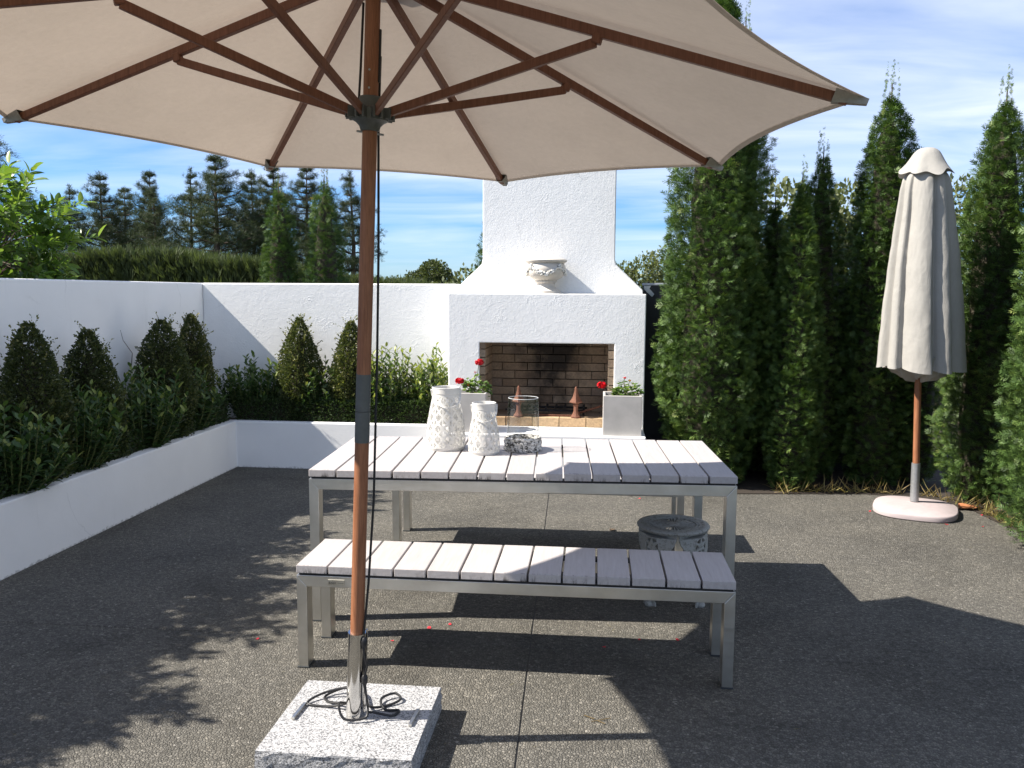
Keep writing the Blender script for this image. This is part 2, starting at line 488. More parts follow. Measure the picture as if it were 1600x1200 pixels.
def tag(o, label=None, cat=None, group=None, kind=None):
    if label:
        o['label'] = label
    if cat:
        o['category'] = cat
    if group:
        o['group'] = group
    if kind:
        o['kind'] = kind
    return o


def copy_tree(root, loc=None, label=None, scale=None, rotz=None):
    r = root.copy()
    COL.objects.link(r)
    if loc is not None:
        r.location = loc
    if label:
        r['label'] = label
    if scale is not None:
        r.scale = scale
    if rotz is not None:
        r.rotation_euler = (0, 0, rotz)
    for ch in list(root.children):
        c = ch.copy()
        COL.objects.link(c)
        c.parent = r
        for g in list(ch.children):
            d = g.copy()
            COL.objects.link(d)
            d.parent = c
    return r


def frame_from(d, hint=Vector((0, 0, 1))):
    d = Vector(d).normalized()
    if abs(d.dot(hint)) > 0.95:
        hint = Vector((0, 1, 0))
    s = d.cross(hint).normalized()
    return d, s, s.cross(d)


class MB:
    """collects shapes (in world coordinates) for ONE mesh object"""

    def __init__(s):
        s.v = []
        s.f = []

    def add(s, vs, fs):
        b = len(s.v)
        s.v.extend([tuple(q) for q in vs])
        s.f.extend([[b + i for i in f] for f in fs])
        return s

    def box(s, x0, x1, y0, y1, z0, z1, rot=0, piv=(0, 0)):
        vs = [(x, y, z) for z in (z0, z1) for y in (y0, y1) for x in (x0, x1)]
        if rot:
            c, q = math.cos(rot), math.sin(rot)
            vs = [(piv[0] + c * (x - piv[0]) - q * (y - piv[1]), piv[1] + q * (x - piv[0]) + c * (y - piv[1]), z) for x, y, z in vs]
        return s.add(vs, [(0, 2, 3, 1), (4, 5, 7, 6), (0, 1, 5, 4), (2, 6, 7, 3), (0, 4, 6, 2), (1, 3, 7, 5)])

    def prism(s, poly, y0, y1, axis='y'):
        """polygon in (a,b) extruded along axis"""
        n = len(poly)

        def P(a, b, t):
            return {'y': (a, t, b), 'x': (t, a, b), 'z': (a, b, t)}[axis]
        vs = [P(a, b, y0) for a, b in poly] + [P(a, b, y1) for a, b in poly]
        fs = [list(range(n)), list(range(2 * n - 1, n - 1, -1))]
        fs += [(i, i + n, (i + 1) % n + n, (i + 1) % n) for i in range(n)]
        return s.add(vs, fs)

    def bar(s, a, b, w, h, hint=Vector((0, 0, 1)), w2=None, h2=None):
        a, b = Vector(a), Vector(b)
        d, sd_, up_ = frame_from(b - a, hint)
        w2 = w if w2 is None else w2
        h2 = h if h2 is None else h2
        vs = []
        for p, ww, hh in ((a, w, h), (b, w2, h2)):
            for i, j in ((-1, -1), (1, -1), (1, 1), (-1, 1)):
                vs.append(p + sd_ * i * ww / 2 + up_ * j * hh / 2)
        return s.add(vs, [(0, 1, 2, 3), (7, 6, 5, 4), (0, 4, 5, 1), (1, 5, 6, 2), (2, 6, 7, 3), (3, 7, 4, 0)])

    def tube(s, pts, rad, seg=8, cap=True):
        pts = [Vector(p) for p in pts]
        rads = rad if isinstance(rad, (list, tuple)) else [rad] * len(pts)
        n = len(pts)
        vs, fs = [], []
        side = None
        for i, p in enumerate(pts):
            d = (pts[min(i + 1, n - 1)] - pts[max(i - 1, 0)]).normalized()
            if side is None:
                _, side, _ = frame_from(d)
            side = (side - d * side.dot(d)).normalized()
            u = side.cross(d)
            for k in range(seg):
                a = 2 * PI * k / seg
                vs.append(p + (side * math.cos(a) + u * math.sin(a)) * rads[i])
        for i in range(n - 1):
            for k in range(seg):
                k2 = (k + 1) % seg
                fs.append((i * seg + k, i * seg + k2, (i + 1) * seg + k2, (i + 1) * seg + k))
        if cap:
            fs.append(list(range(seg))[::-1])
            fs.append([(n - 1) * seg + k for k in range(seg)])
        return s.add(vs, fs)

    def lathe(s, prof, c, seg=32, axis=None, wave=None, cap=True):
        """prof: (r,z) pairs; c: base point; axis: optional direction"""
        c = Vector(c)
        if axis is None:
            d, a, b = Vector((0, 0, 1)), Vector((1, 0, 0)), Vector((0, 1, 0))
        else:
            d = Vector(axis).normalized()
            a = (Vector((1, 0, 0)) - d * d.x).normalized()
            b = d.cross(a)
        vs, fs = [], []
        for i, (r, z) in enumerate(prof):
            for k in range(seg):
                t = 2 * PI * k / seg
                rr, dz = (r, 0) if wave is None else wave(r, z, t, i)
                vs.append(c + d * (z + dz) + (a * math.cos(t) + b * math.sin(t)) * rr)
        for i in range(len(prof) - 1):
            for k in range(seg):
                k2 = (k + 1) % seg
                fs.append((i * seg + k, i * seg + k2, (i + 1) * seg + k2, (i + 1) * seg + k))
        loop = prof[0] == prof[-1]
        if loop:
            m_ = (len(prof) - 1) * seg
            fs = [[i - m_ if i >= m_ else i for i in f] for f in fs]
            vs = vs[:m_]
        if prof[0][0] > 1e-6 and not loop:
            fs.append(list(range(seg))[::-1])
        if prof[-1][0] > 1e-6 and not loop and cap:
            fs.append([(len(prof) - 1) * seg + k for k in range(seg)])
        return s.add(vs, fs)

    def build(s, name, mat, parent=None, smooth=False, bevel=0.0, seg=2, org=None, solid=0.0, angle=35, sub=0, bumpy=None):
        off = wloc(parent) if parent is not None else Vector((0, 0, 0))
        if org is not None:
            off = Vector(org)
        me = bpy.data.meshes.new(name)
        me.from_pydata([(x - off.x, y - off.y, z - off.z) for x, y, z in s.v], [], s.f)
        bm = bmesh.new()
        bm.from_mesh(me)
        bmesh.ops.remove_doubles(bm, verts=bm.verts, dist=1e-5) if smooth else None
        bmesh.ops.recalc_face_normals(bm, faces=bm.faces)
        bm.to_mesh(me)
        bm.free()
        me.materials.append(mat)
        if smooth:
            me.polygons.foreach_set('use_smooth', [True] * len(me.polygons))
            me.set_sharp_from_angle(angle=R(angle))
        o = link(name, me, mat, parent)
        if org is not None:
            o.location = org if parent is None else Vector(org) - wloc(parent)
        if solid:
            q = o.modifiers.new('solid', 'SOLIDIFY')
            q.thickness = solid
            q.offset = 0
        if bevel:
            q = o.modifiers.new('bevel', 'BEVEL')
            q.width = bevel
            q.segments = seg
            q.limit_method = 'ANGLE'
            q.angle_limit = R(40)
        return o


def np_mesh(name, verts, faces, mat, tint=None, smooth=False):
    """verts (n,3), faces (m,k) all k-gons"""
    me = bpy.data.meshes.new(name)
    n, (m, k) = len(verts), faces.shape
    me.vertices.add(n)
    me.vertices.foreach_set('co', np.ascontiguousarray(verts, dtype=np.float32).ravel())
    me.loops.add(m * k)
    me.loops.foreach_set('vertex_index', np.ascontiguousarray(faces, dtype=np.int32).ravel())
    me.polygons.add(m)
    me.polygons.foreach_set('loop_start', np.arange(0, m * k, k, dtype=np.int32))
    me.update(calc_edges=True)
    if tint is not None:
        a = me.attributes.new('tint', 'FLOAT', 'POINT')
        a.data.foreach_set('value', np.ascontiguousarray(tint, dtype=np.float32))
    if smooth:
        me.polygons.foreach_set('use_smooth', np.ones(m, dtype=bool))
    me.materials.append(mat)
    return me


def norm(a):
    return a / np.maximum(np.linalg.norm(a, axis=-1, keepdims=True), 1e-9)


def frames(d, side_hint=None, roll=None):
    """(k,3) directions -> (k,3,3) matrices whose columns are side, dir, normal"""
    d = norm(d)
    h = rng.normal(size=d.shape) if side_hint is None else side_hint
    s = norm(np.cross(d, h))
    n = np.cross(s, d)
    if roll is not None:
        c, q = np.cos(roll)[:, None], np.sin(roll)[:, None]
        s, n = s * c + n * q, n * c - s * q
    return np.stack([s, d, n], axis=2)


def scatter(tv, tf, pos, F, sc, tint, grad=0.0):
    k, n = len(pos), len(tv)
    v = np.einsum('kij,nj->kni', F, tv) * sc[:, None, None] + pos[:, None, :]
    f = tf[None] + (np.arange(k) * n)[:, None, None]
    return v.reshape(-1, 3), f.reshape(-1, tf.shape[1]), np.clip(np.repeat(tint, n) + np.tile((tv[:, 1] - .55) * grad, k), 0, 1)


def diamonds(segs):
    """list of (p0,p1,width) in the xy plane -> template of quads (tri pairs as quads)"""
    v, f = [], []
    for (x0, y0, z0), (x1, y1, z1), w in segs:
        dx, dy = x1 - x0, y1 - y0
        L = math.hypot(dx, dy) or 1
        nx, ny = -dy / L * w / 2, dx / L * w / 2
        mx_, my_, mz_ = x0 * .45 + x1 * .55, y0 * .45 + y1 * .55, z0 * .45 + z1 * .55
        b = len(v)
        v += [(x0, y0, z0), (mx_ + nx, my_ + ny, mz_), (x1, y1, z1), (mx_ - nx, my_ - ny, mz_)]
        f.append((b, b + 1, b + 2, b + 3))
    return np.array(v, float), np.array(f, int)


# thuja spray: a flat fan of narrow branchlets, y is the growth direction, unit length
_s = [((0, 0, 0), (0, 1.0, 0.02), 0.10)]
for i, y in enumerate((0.10, 0.32, 0.56)):
    L = 0.60 * (1 - y * 0.72)
    for sg in (-1, 1):
        _s.append(((0, y + .04 * sg, 0), (sg * L * 0.78, y + L * 0.74, 0.12 * sg * (i % 2)), 0.105))
T_SPRAY = diamonds(_s)
T_LEAF2 = (np.array([(0, 0, 0), (0.32, 0.5, 0.06), (0, 1, -0.03), (-0.32, 0.5, 0.06)], float), np.array([(0, 1, 2, 3)]))
# a leaf folded along the midrib, pointed
T_LEAF = (np.array([(0, 0, 0), (0, .35, -.02), (0, .7, -.03), (0, 1, -.1), (.17, .22, .05), (.2, .5, .05), (.12, .8, .0), (-.17, .22, .05), (-.2, .5, .05), (-.12, .8, 0)], float),
          np.array([(0, 4, 5, 1), (1, 5, 6, 2), (2, 6, 3, 3), (0, 1, 8, 7), (1, 2, 9, 8), (2, 3, 3, 9)]))
T_LEAF = (T_LEAF[0], np.array([(0, 4, 1), (1, 4, 5), (1, 5, 2), (2, 5, 6), (2, 6, 3), (0, 1, 7), (1, 8, 7), (1, 2, 8), (2, 9, 8), (2, 3, 9)]))
_t = []
for i in range(7):
    a = 2 * PI * i / 7
    e = 0.5 + 0.35 * (i % 2)
    _t.append(((0, 0, 0), (math.cos(a) * e, 0.25 + 0.6 * abs(math.sin(i * 1.7)), math.sin(a) * e), 0.07))
T_TUFT = diamonds(_t)
T_BLADE = (np.array([(-.03, 0, 0), (.03, 0, 0), (.02, .55, .04), (0, 1, .16), (-.02, .55, .04)], float), np.array([(0, 1, 2), (0, 2, 4), (4, 2, 3)]))


T_PLUME = diamonds([((0, 0, 0), (0, 1, .05), .07), ((0, .15, 0), (.14, .7, .1), .06), ((0, .2, 0), (-.13, .75, -.05), .06), ((0, .4, 0), (.08, .95, -.1), .05)])


def nz3(x, y, z):
    return noise.noise(Vector((x, y, z)))


# ------------------------------------------------------------------ ground and patio
g = MB().box(-350, 350, -120, 600, -0.30, -0.06).build('ground', FIELD)
tag(g, kind='structure')
bed = MB()
bed.prism([(0.407, 6.76), (1.1, 6.715), (2.15, 6.845), (2.62, 6.74), (2.80, 6.40), (2.86, 5.7), (2.9, -4), (6, -4), (6, 11), (0.407, 11)], -0.055, 0.006, 'z')
bo = bed.build('garden_bed', SOIL)
tag(bo, kind='structure')

patio = thing('patio', None, None, (0, 0, 0), kind='structure')
JX0, JX1 = -0.255, -0.376      # the joint leans a little with depth
J = 0.0022
jy = 3.63


def jx(y):
    return JX0 + (JX1 - JX0) * (y - 2.66) / (6.8 - 2.66)


def slab(poly):
    return MB().prism(poly, -0.05, 0.0, 'z').build('concrete_slab', CONCRETE, patio, bevel=0.003, seg=1)


slab([(-3.27, jy + J), (jx(jy) - J, jy + J), (jx(7.22) - J, 7.24), (-3.27, 7.24)])
slab([(jx(jy) + J, jy + J), (2.88, jy + J), (2.86, 5.7), (2.80, 6.40), (2.62, 6.74), (2.15, 6.845), (1.1, 6.715), (0.41, 6.76), (0.41, 7.0), (jx(7.0) + J, 7.0)])
slab([(-3.27, -4), (jx(-4) - J, -4), (jx(jy) - J, jy - J), (-3.27, jy - J)])
slab([(jx(-4) + J, -4), (2.9, -4), (2.88, jy - J), (jx(jy) + J, jy - J)])

sl_ = MB()
sl_.prism([(jx(-4) - .003, -4), (jx(-4) + .003, -4), (jx(7.2) + .003, 7.2), (jx(7.2) - .003, 7.2)], -0.04, -0.004, 'z')
sl_.box(-3.2, 2.8, jy - .003, jy + .003, -0.039, -0.0035)
sl_.build('joint_sealant', BLACK, patio)

# ------------------------------------------------------------------ boundary walls and planter
XW, YW, ZW = -3.80, 7.755, 1.674
w = MB().prism([(-4.0, 8.0), (-4.0, -4.0), (XW, -4.0), (XW, YW), (XW, 8.0)], -0.06, ZW, 'z').build('boundary_wall', STUCCO_SMOOTH, bevel=0.012)
tag(w, 'long smooth white side wall in shade behind the left shrub bed', 'wall', 'white boundary walls')
w = MB().box(XW + 0.001, -1.32, YW, 8.0, -0.06, ZW + 0.001).build('boundary_wall', STUCCO, bevel=0.012)
tag(w, 'white textured back wall between the corner and the fireplace, crossed by a diagonal shadow', 'wall', 'white boundary walls')
t = thing('boundary_wall', 'short charcoal painted wall stub right of the fireplace', 'wall', (1.2, 7.76, 0))
MB().box(0.408, 2.6, 7.70, 7.95, -0.06, 1.668).build('wall_face', CHARCOAL, t, bevel=0.01)
MB().box(0.400, 2.61, 7.69, 7.96, 1.669, 1.69).build('lit_coping', m_plain('lit_edge_coping', (0.30, 0.33, 0.38), 0.6), t, bevel=0.004)  # coping toned paler than the wall to paint in a lit top edge
MB().prism([(0.408, 1.665), (0.47, 1.665), (0.455, 1.64), (0.50, 1.59), (0.48, 1.565), (0.44, 1.60), (0.408, 1.635)], 7.692, 7.702).build('plaster_patch', m_plain('bare_plaster', (0.42, 0.44, 0.45), 0.8), t)

XP, YP, ZP = -3.265, 7.221, 0.4216
t = thing('raised_planter', 'low white planter wall wrapping the left and back shrub beds', 'planter', (-3.3, 5, 0))
MB().prism([(XP - 0.1, YP + 0.1), (XP - 0.1, -4.0), (XP, -4.0), (XP, YP), (-1.322, YP), (-1.322, YP + 0.1)], -0.05, ZP, 'z').build('planter_wall', STUCCO_SMOOTH, t, bevel=0.008)
MB().prism([(XW + .002, YW - .002), (XW + .002, -4), (XP - 0.101, -4), (XP - 0.101, YP + 0.101), (-1.323, YP + 0.101), (-1.323, YW - .002)], 0.0, 0.37, 'z').build('soil', SOIL, t)

# ------------------------------------------------------------------ fireplace
FX0, FX1, FY, FZ = -1.3194, 0.4072, 7.30, 1.590
OX0, OX1, OZ0, OZ1 = -1.0407, 0.1419, 0.50, 1.158
FB = 7.80
fp = thing('fireplace', 'tall white textured outdoor fireplace with sloping shoulders and brick firebox', 'fireplace', ((FX0 + FX1) / 2, 7.3, 0))
MB().prism([(FX0, -.05), (OX0, -.05), (OX0, OZ1), (OX1, OZ1), (OX1, -.05), (FX1, -.05), (FX1, FZ), (FX0, FZ)], FY, 7.99).build('surround', STUCCO, fp, bevel=0.008)
MB().box(OX0, OX1, FB + 0.06, 7.98, 0.0, OZ1).build('mortar_backing', MORTAR, fp)
ch = MB()
hw0, hw1 = 0.852, 0.598
cxm = (FX0 + FX1) / 2 - 0.002
ch.prism([(cxm - hw0, FZ + .001), (cxm + hw0, FZ + .001), (cxm + hw0, 1.625), (cxm + hw1 + 0.05, 1.815), (cxm + hw1 + .01, 1.855), (cxm + hw1, 1.90), (cxm + hw1, 3.35), (cxm - hw1, 3.35), (cxm - hw1, 1.90), (cxm - hw1 - .01, 1.855), (cxm - hw1 - 0.05, 1.815), (cxm - hw0, 1.625)], 7.62, 8.05)
ch.build('chimney', STUCCO, fp, bevel=0.010)
MB().box(cxm - hw1 - 0.05, cxm + hw1 + 0.05, 7.57, 8.10, 3.351, 3.43).build('chimney_cap', STUCCO, fp, bevel=0.01)
MB().box(FX0, FX1 - .003, 6.845, FY - .002, -0.05, ZP).build('hearth_slab', STUCCO_SMOOTH, fp, bevel=0.01)

bw, bh, bd = 0.232, 0.069, 0.05
bme = MB().box(-bw / 2, bw / 2, -bd / 2, bd / 2, -bh / 2, bh / 2)
bmo = bme.build('brick', BRICK, fp, bevel=0.003, seg=1, org=(0, 0, 0))
brick_mesh = bmo.data
first = [bmo]


def brick(pos, rz=0.0, sx=1.0, mat=None, rx=0.0, mesh=None):
    if first and mesh is None:
        o = first.pop()
    else:
        o = bpy.data.objects.new('brick', mesh or brick_mesh)
        COL.objects.link(o)
        o.parent = fp
    o.location = Vector(pos) - wloc(fp)
    o.rotation_euler = (rx, 0, rz)
    o.scale = (sx, 1, 1)
    return o


rows = 9
pz = 0.0765
for r in range(rows):
    z = OZ0 + 0.0 + (r + 0.5) * pz - 0.012
    x = OX0 + (-0.12 if r % 2 else 0.0) + 0.03
    while x < OX1 - 0.02:
        x0, x1 = max(x, OX0 + 0.004), min(x + bw, OX1 - 0.004)
        if x1 - x0 > 0.03:
            brick(((x0 + x1) / 2, FB + 0.03 + random.uniform(-.003, .003), z), sx=(x1 - x0) / bw)
        x += bw + 0.008
    for sx_, xx in ((-1, OX0 + 0.026), (1, OX1 - 0.026)):
        y = FY + 0.012 + (0.12 if r % 2 else 0)
        if r % 2:
            brick((xx, FY + 0.012 + 0.055, z), rz=PI / 2, sx=0.11 / bw)
        while y < FB - 0.06:
            y1 = min(y + bw, FB - 0.002)
            brick((xx, (y + y1) / 2, z), rz=PI / 2, sx=(y1 - y) / bw)
            y += bw + 0.008
hb = MB().box(-bw / 2, bw / 2, -0.055, 0.055, -0.038, 0.038).build('brick', TANBRICK, fp, bevel=0.003, seg=1, org=(0, 0, 0))
hm = hb.data
n_h = 5
ww = (OX1 - OX0) / n_h
for i in range(n_h):
    o = hb if i == 0 else brick((0, 0, 0), mesh=hm)
    o.location = Vector((OX0 + (i + 0.5) * ww, FY + 0.056 + random.uniform(-.002, .002), ZP + 0.039)) - wloc(fp)
    o.scale = ((ww - 0.006) / bw, 1, 1)
fbm = MB().box(-bw / 2, bw / 2, -0.055, 0.055, -0.038, 0.038).build('brick', BRICK, fp, bevel=0.003, seg=1, org=(0, 0, 0))
for j in range(3):
    for i in range(n_h + 1):
        x0 = OX0 + i * ww - (ww / 2 if j % 2 == 0 else 0)
        x0, x1 = max(x0, OX0), min(x0 + ww, OX1)
        if x1 - x0 < .03:
            continue
        o = fbm if (i == 0 and j == 0) else brick((0, 0, 0), mesh=fbm.data)
        o.location = Vector(((x0 + x1) / 2, FY + 0.056 + 0.118 * (j + 1), ZP + 0.036)) - wloc(fp)
        o.scale = ((x1 - x0 - .006) / bw, 1, 1)
MB().box(OX0 + .001, OX1 - .001, FY + 0.12, FB + .05, 0.3, ZP + 0.06).build('mortar_bed', MORTAR, fp)

# urn on the ledge
ut = thing('urn', 'cream classical urn with a moulded garland on the fireplace ledge', 'urn', (-0.467, 7.455, FZ))
prof = [(0.0, 0.0), (0.128, 0.0), (0.130, 0.012), (0.128, 0.024), (0.118, 0.030), (0.100, 0.042), (0.085, 0.060), (0.078, 0.080), (0.080, 0.092), (0.094, 0.098), (0.097, 0.108), (0.092, 0.114)]
MB().lathe(prof, (-0.467, 7.455, FZ), 40).build('foot', URN, ut, smooth=True)
prof = [(0.090, 0.112), (0.105, 0.122), (0.140, 0.142), (0.165, 0.170), (0.174, 0.200), (0.172, 0.228), (0.163, 0.252), (0.158, 0.262), (0.166, 0.268), (0.176, 0.274), (0.184, 0.282), (0.186, 0.291), (0.178, 0.298), (0.172, 0.304), (0.166, 0.306), (0.152, 0.302), (0.145, 0.27), (0.14, 0.20), (0.0, 0.17)]
MB().lathe(prof, (-0.467, 7.455, FZ), 48).build('bowl', URN, ut, smooth=True)
gl = MB()
for k in range(4):
    a0 = PI / 4 + k * PI / 2
    for i in range(26):
        f = i / 25
        a = a0 + f * PI / 2
        zz_ = FZ + 0.245 - 0.075 * math.sin(f * PI)
        rr = np.interp(zz_ - FZ, [0.142, 0.170, 0.2, 0.228, 0.252], [0.140, 0.165, 0.174, 0.172, 0.163]) + 0.004
        for q in range(2):
            rad = random.uniform(0.009, 0.014) * (0.7 + 0.6 * math.sin(f * PI))
            c = Vector((-0.467 + rr * math.cos(a), 7.455 + rr * math.sin(a), zz_ + random.uniform(-.012, .012)))
            gl.lathe([(0, -rad), (rad * .75, -rad * .6), (rad, 0), (rad * .75, rad * .6), (0, rad)], c, 6)
for k in range(4):
    a = PI / 4 + k * PI / 2
    c = Vector((-0.467 + 0.176 * math.cos(a), 7.455 + 0.176 * math.sin(a), FZ + 0.238))
    gl.lathe([(0, -0.03), (0.016, -0.02), (0.02, 0), (0.014, 0.018), (0, 0.024)], c, 8)
gl.build('garland', GARLAND, ut, smooth=True)

# square pots with geraniums
def square_pot(x0, y0, label):
    W, Hh, z0 = 0.318, 0.335, ZP
    tt = thing('square_pot', label, 'plant pot', (x0 + W / 2, y0 + W / 2, z0), 'square grey pots on the hearth')
    th = 0.020
    m = MB()
    m.box(x0, x0 + W, y0, y0 + th, z0, z0 + Hh)
    m.box(x0, x0 + W, y0 + W - th, y0 + W, z0, z0 + Hh)
    m.box(x0, x0 + th, y0 + th, y0 + W - th, z0, z0 + Hh)
    m.box(x0 + W - th, x0 + W, y0 + th, y0 + W - th, z0, z0 + Hh)
    m.box(x0 + th, x0 + W - th, y0 + th, y0 + W - th, z0, z0 + 0.03)
    m.build('pot_walls', POTGREY, tt, bevel=0.004)
    MB().box(x0 + th, x0 + W - th, y0 + th, y0 + W - th, z0 + .2, z0 + Hh - 0.05).build('potting_soil', SOIL, tt)
    return tt


square_pot(0.051, 6.885, 'square grey pot on the right end of the hearth in front of the white pier')
square_pot(-1.245, 6.885, 'square grey pot on the hearth behind the tall white lantern')

_a = np.linspace(0, 2 * PI, 10)[:-1]
T_ROUND = (np.vstack([[(0, 0, -.12)], np.stack([np.cos(_a) * (0.5 + 0.06 * np.cos(_a * 5)), 0.0 + np.sin(_a) * (0.5 + .06 * np.cos(_a * 5)), 0.05 + 0.05 * np.cos(_a * 3)], 1)]),
           np.array([(0, i + 1, (i + 1) % 9 + 1) for i in range(9)]))


def geranium(c, label, heads, spread, seed):
    rg = np.random.default_rng(seed)
    cx, cy, cz = c
    tt = thing('geranium', label, 'flower', c, 'red geraniums in the hearth pots')
    n = 150
    ang = rg.uniform(0, 2 * PI, n)
    rad = spread[0] * np.sqrt(rg.uniform(0, 1, n))
    hz = spread[1] * rg.uniform(0.05, 1, n) * (1 - 0.45 * (rad / spread[0]) ** 2)
    pos = np.stack([cx + spread[2] + rad * np.cos(ang), cy + rad * np.sin(ang) * 0.8, cz + hz], 1)
    F = frames(np.stack([np.cos(ang), np.sin(ang), rg.uniform(-.5, .4, n)], 1) + rg.normal(size=(n, 3)) * .3, np.tile([0., 0., 1.], (n, 1)) + rg.normal(size=(n, 3)) * .35)
    v, f, ti = scatter(*T_ROUND, pos, F, rg.uniform(0.026, 0.05, n), rg.uniform(0.1, 1, n))
    o = link('foliage', np_mesh('foliage', v - np.array(c), f, GERAN, ti), None, tt)
    o['kind'] = 'stuff'
    st = MB()
    for i in range(0, n, 7):
        b = Vector((cx + spread[2] + random.uniform(-.05, .05), cy + random.uniform(-.05, .05), cz - 0.03))
        st.tube([b, (b + Vector(pos[i])) / 2 + Vector((0, 0, .02)), Vector(pos[i])], 0.0028, 5)
    for hx, hy, hz_, r in heads:
        b = Vector((cx + spread[2] * .6, cy, cz - 0.02))
        h = Vector((cx + hx, cy + hy, cz + hz_))
        st.tube([b, b.lerp(h, .5) + Vector((0, 0, .03)), h], 0.0028, 5)
    st.build('stems', STEMGREEN, tt, smooth=True)
    for hx, hy, hz_, r in heads:
        k = int(46 if r > 0.02 else 10)
        d = norm(rg.normal(size=(k, 3)) * np.array([1, 1, .8]) + np.array([0, 0, .35]))
        p = np.array([cx + hx, cy + hy, cz + hz_]) + d * r * rg.uniform(.55, 1.0, (k, 1)) * np.array([1.15, 1.0, .8])
        F = frames(np.cross(d, rg.normal(size=(k, 3))), d)
        v, f, ti = scatter(*T_ROUND, p, F, rg.uniform(.8, 1.2, k) * min(r * 0.75, .026), rg.uniform(0, 1, k))
        link('flower_head', np_mesh('flower_head', v - np.array(c), f, REDPETAL, ti), None, tt)
    return tt


geranium((0.21, 7.044, ZP + 0.285), 'geranium with a low red bloom leaning off the left rim of the right pot', [(-0.172, -0.09, 0.13, 0.036), (0.015, -0.02, 0.185, 0.014), (0.06, -.03, .165, .009)], (0.135, 0.17, 0.045), 3)
geranium((-1.086, 7.044, ZP + 0.285), 'geranium with a tall red bloom above the pot behind the white lanterns', [(0.085, -0.03, 0.30, 0.034), (-0.075, -0.08, 0.145, 0.036), (0.05, -.02, .215, .011), (0.0, -.09, .11, .010)], (0.125, 0.20, 0.06), 4)


# andirons and fire grate
def andiron(x, label):
    y, z = 7.345, ZP + 0.0775
    tt = thing('andiron', label, 'andiron', (x, y, z), 'rusty andirons in the firebox')
    m = MB()
    m.lathe([(0.044, 0.0), (0.046, 0.012), (0.036, 0.024), (0.026, 0.042), (0.023, 0.052), (0.020, 0.058), (0.020, 0.105), (0.026, 0.110), (0.026, 0.122), (0.019, 0.127)], (x, y, z), 8)
    m.build('post', RUST, tt, smooth=True, angle=25)
    m = MB()
    # spear finial with a flared bell
    m.lathe([(0.019, 0.1275), (0.030, 0.128), (0.050, 0.134), (0.052, 0.142), (0.040, 0.158), (0.027, 0.190), (0.018, 0.226), (0.012, 0.252), (0.013, 0.262), (0.008, 0.274), (0, 0.280)], (x, y, z), 8, wave=lambda r, zz_, t_, i: (r * (1 + .12 * math.cos(4 * t_)) if i in (2, 3, 4) else r, 0))
    m.build('spear_finial', RUST, tt, smooth=True, angle=30)
    m = MB()
    m.bar((x, y + 0.02, z + 0.055), (x, y + 0.36, z + 0.055), 0.022, 0.022)
    m.bar((x, y + 0.35, z + 0.055), (x, y + 0.35, z), 0.022, 0.022, hint=Vector((0, 1, 0)))
    m.build('log_bar', SOOTIRON, tt)
    return tt


andiron(-0.185, 'rusty spear-topped andiron near the middle of the hearth, clear of the glass vase')
andiron(-0.694, 'rusty spear-topped andiron seen through the glass vase')
gt = thing('fire_grate', 'low black iron fire grate on the firebox floor', 'grate', (-0.44, 7.6, ZP + 0.075))
m = MB()
for i in range(9):
    xx = -0.80 + i * 0.085
    m.bar((xx, 7.48, ZP + 0.135), (xx, 7.74, ZP + 0.135), 0.018, 0.018)
m.build('bars', SOOTIRON, gt)
m = MB()
for yy in (7.50, 7.72):
    m.bar((-0.83, yy, ZP + .117), (-0.09, yy, ZP + .117), 0.018, 0.018)
    for xx in (-0.80, -0.12):
        m.box(xx - .01, xx + .01, yy - .01, yy + .01, ZP + 0.0745, ZP + .108)
m.build('grate_frame', SOOTIRON, gt)


def twisted_rod(a, b, label):
    a, b = Vector(a), Vector(b)
    tt = MB()
    d, s1, s2 = frame_from(b - a)
    L = (b - a).length
    for ph in (0, PI):
        pts = []
        n = int(L / 0.004)
        for i in range(n + 1):
            t_ = i / n
            an = ph + t_ * L / 0.035 * 2 * PI
            pts.append(a.lerp(b, t_) + (s1 * math.cos(an) + s2 * math.sin(an)) * 0.0045)
        tt.tube(pts, 0.0055, 6)
    o = tt.build('twisted_iron_rod', RUST, smooth=True, org=(a + b) / 2)
    tag(o, label, 'iron rod', 'twisted iron rods in the firebox')
    return o


twisted_rod((-0.66, 7.40, ZP + .088), (-0.23, 7.40, ZP + .088), 'rusty twisted iron rod lying level between the two andirons')
twisted_rod((-0.22, 7.43, ZP + .088), (0.10, 7.47, ZP + .19), 'rusty twisted iron rod rising from the middle andiron to the right side of the firebox')

# ------------------------------------------------------------------ slatted table and benches


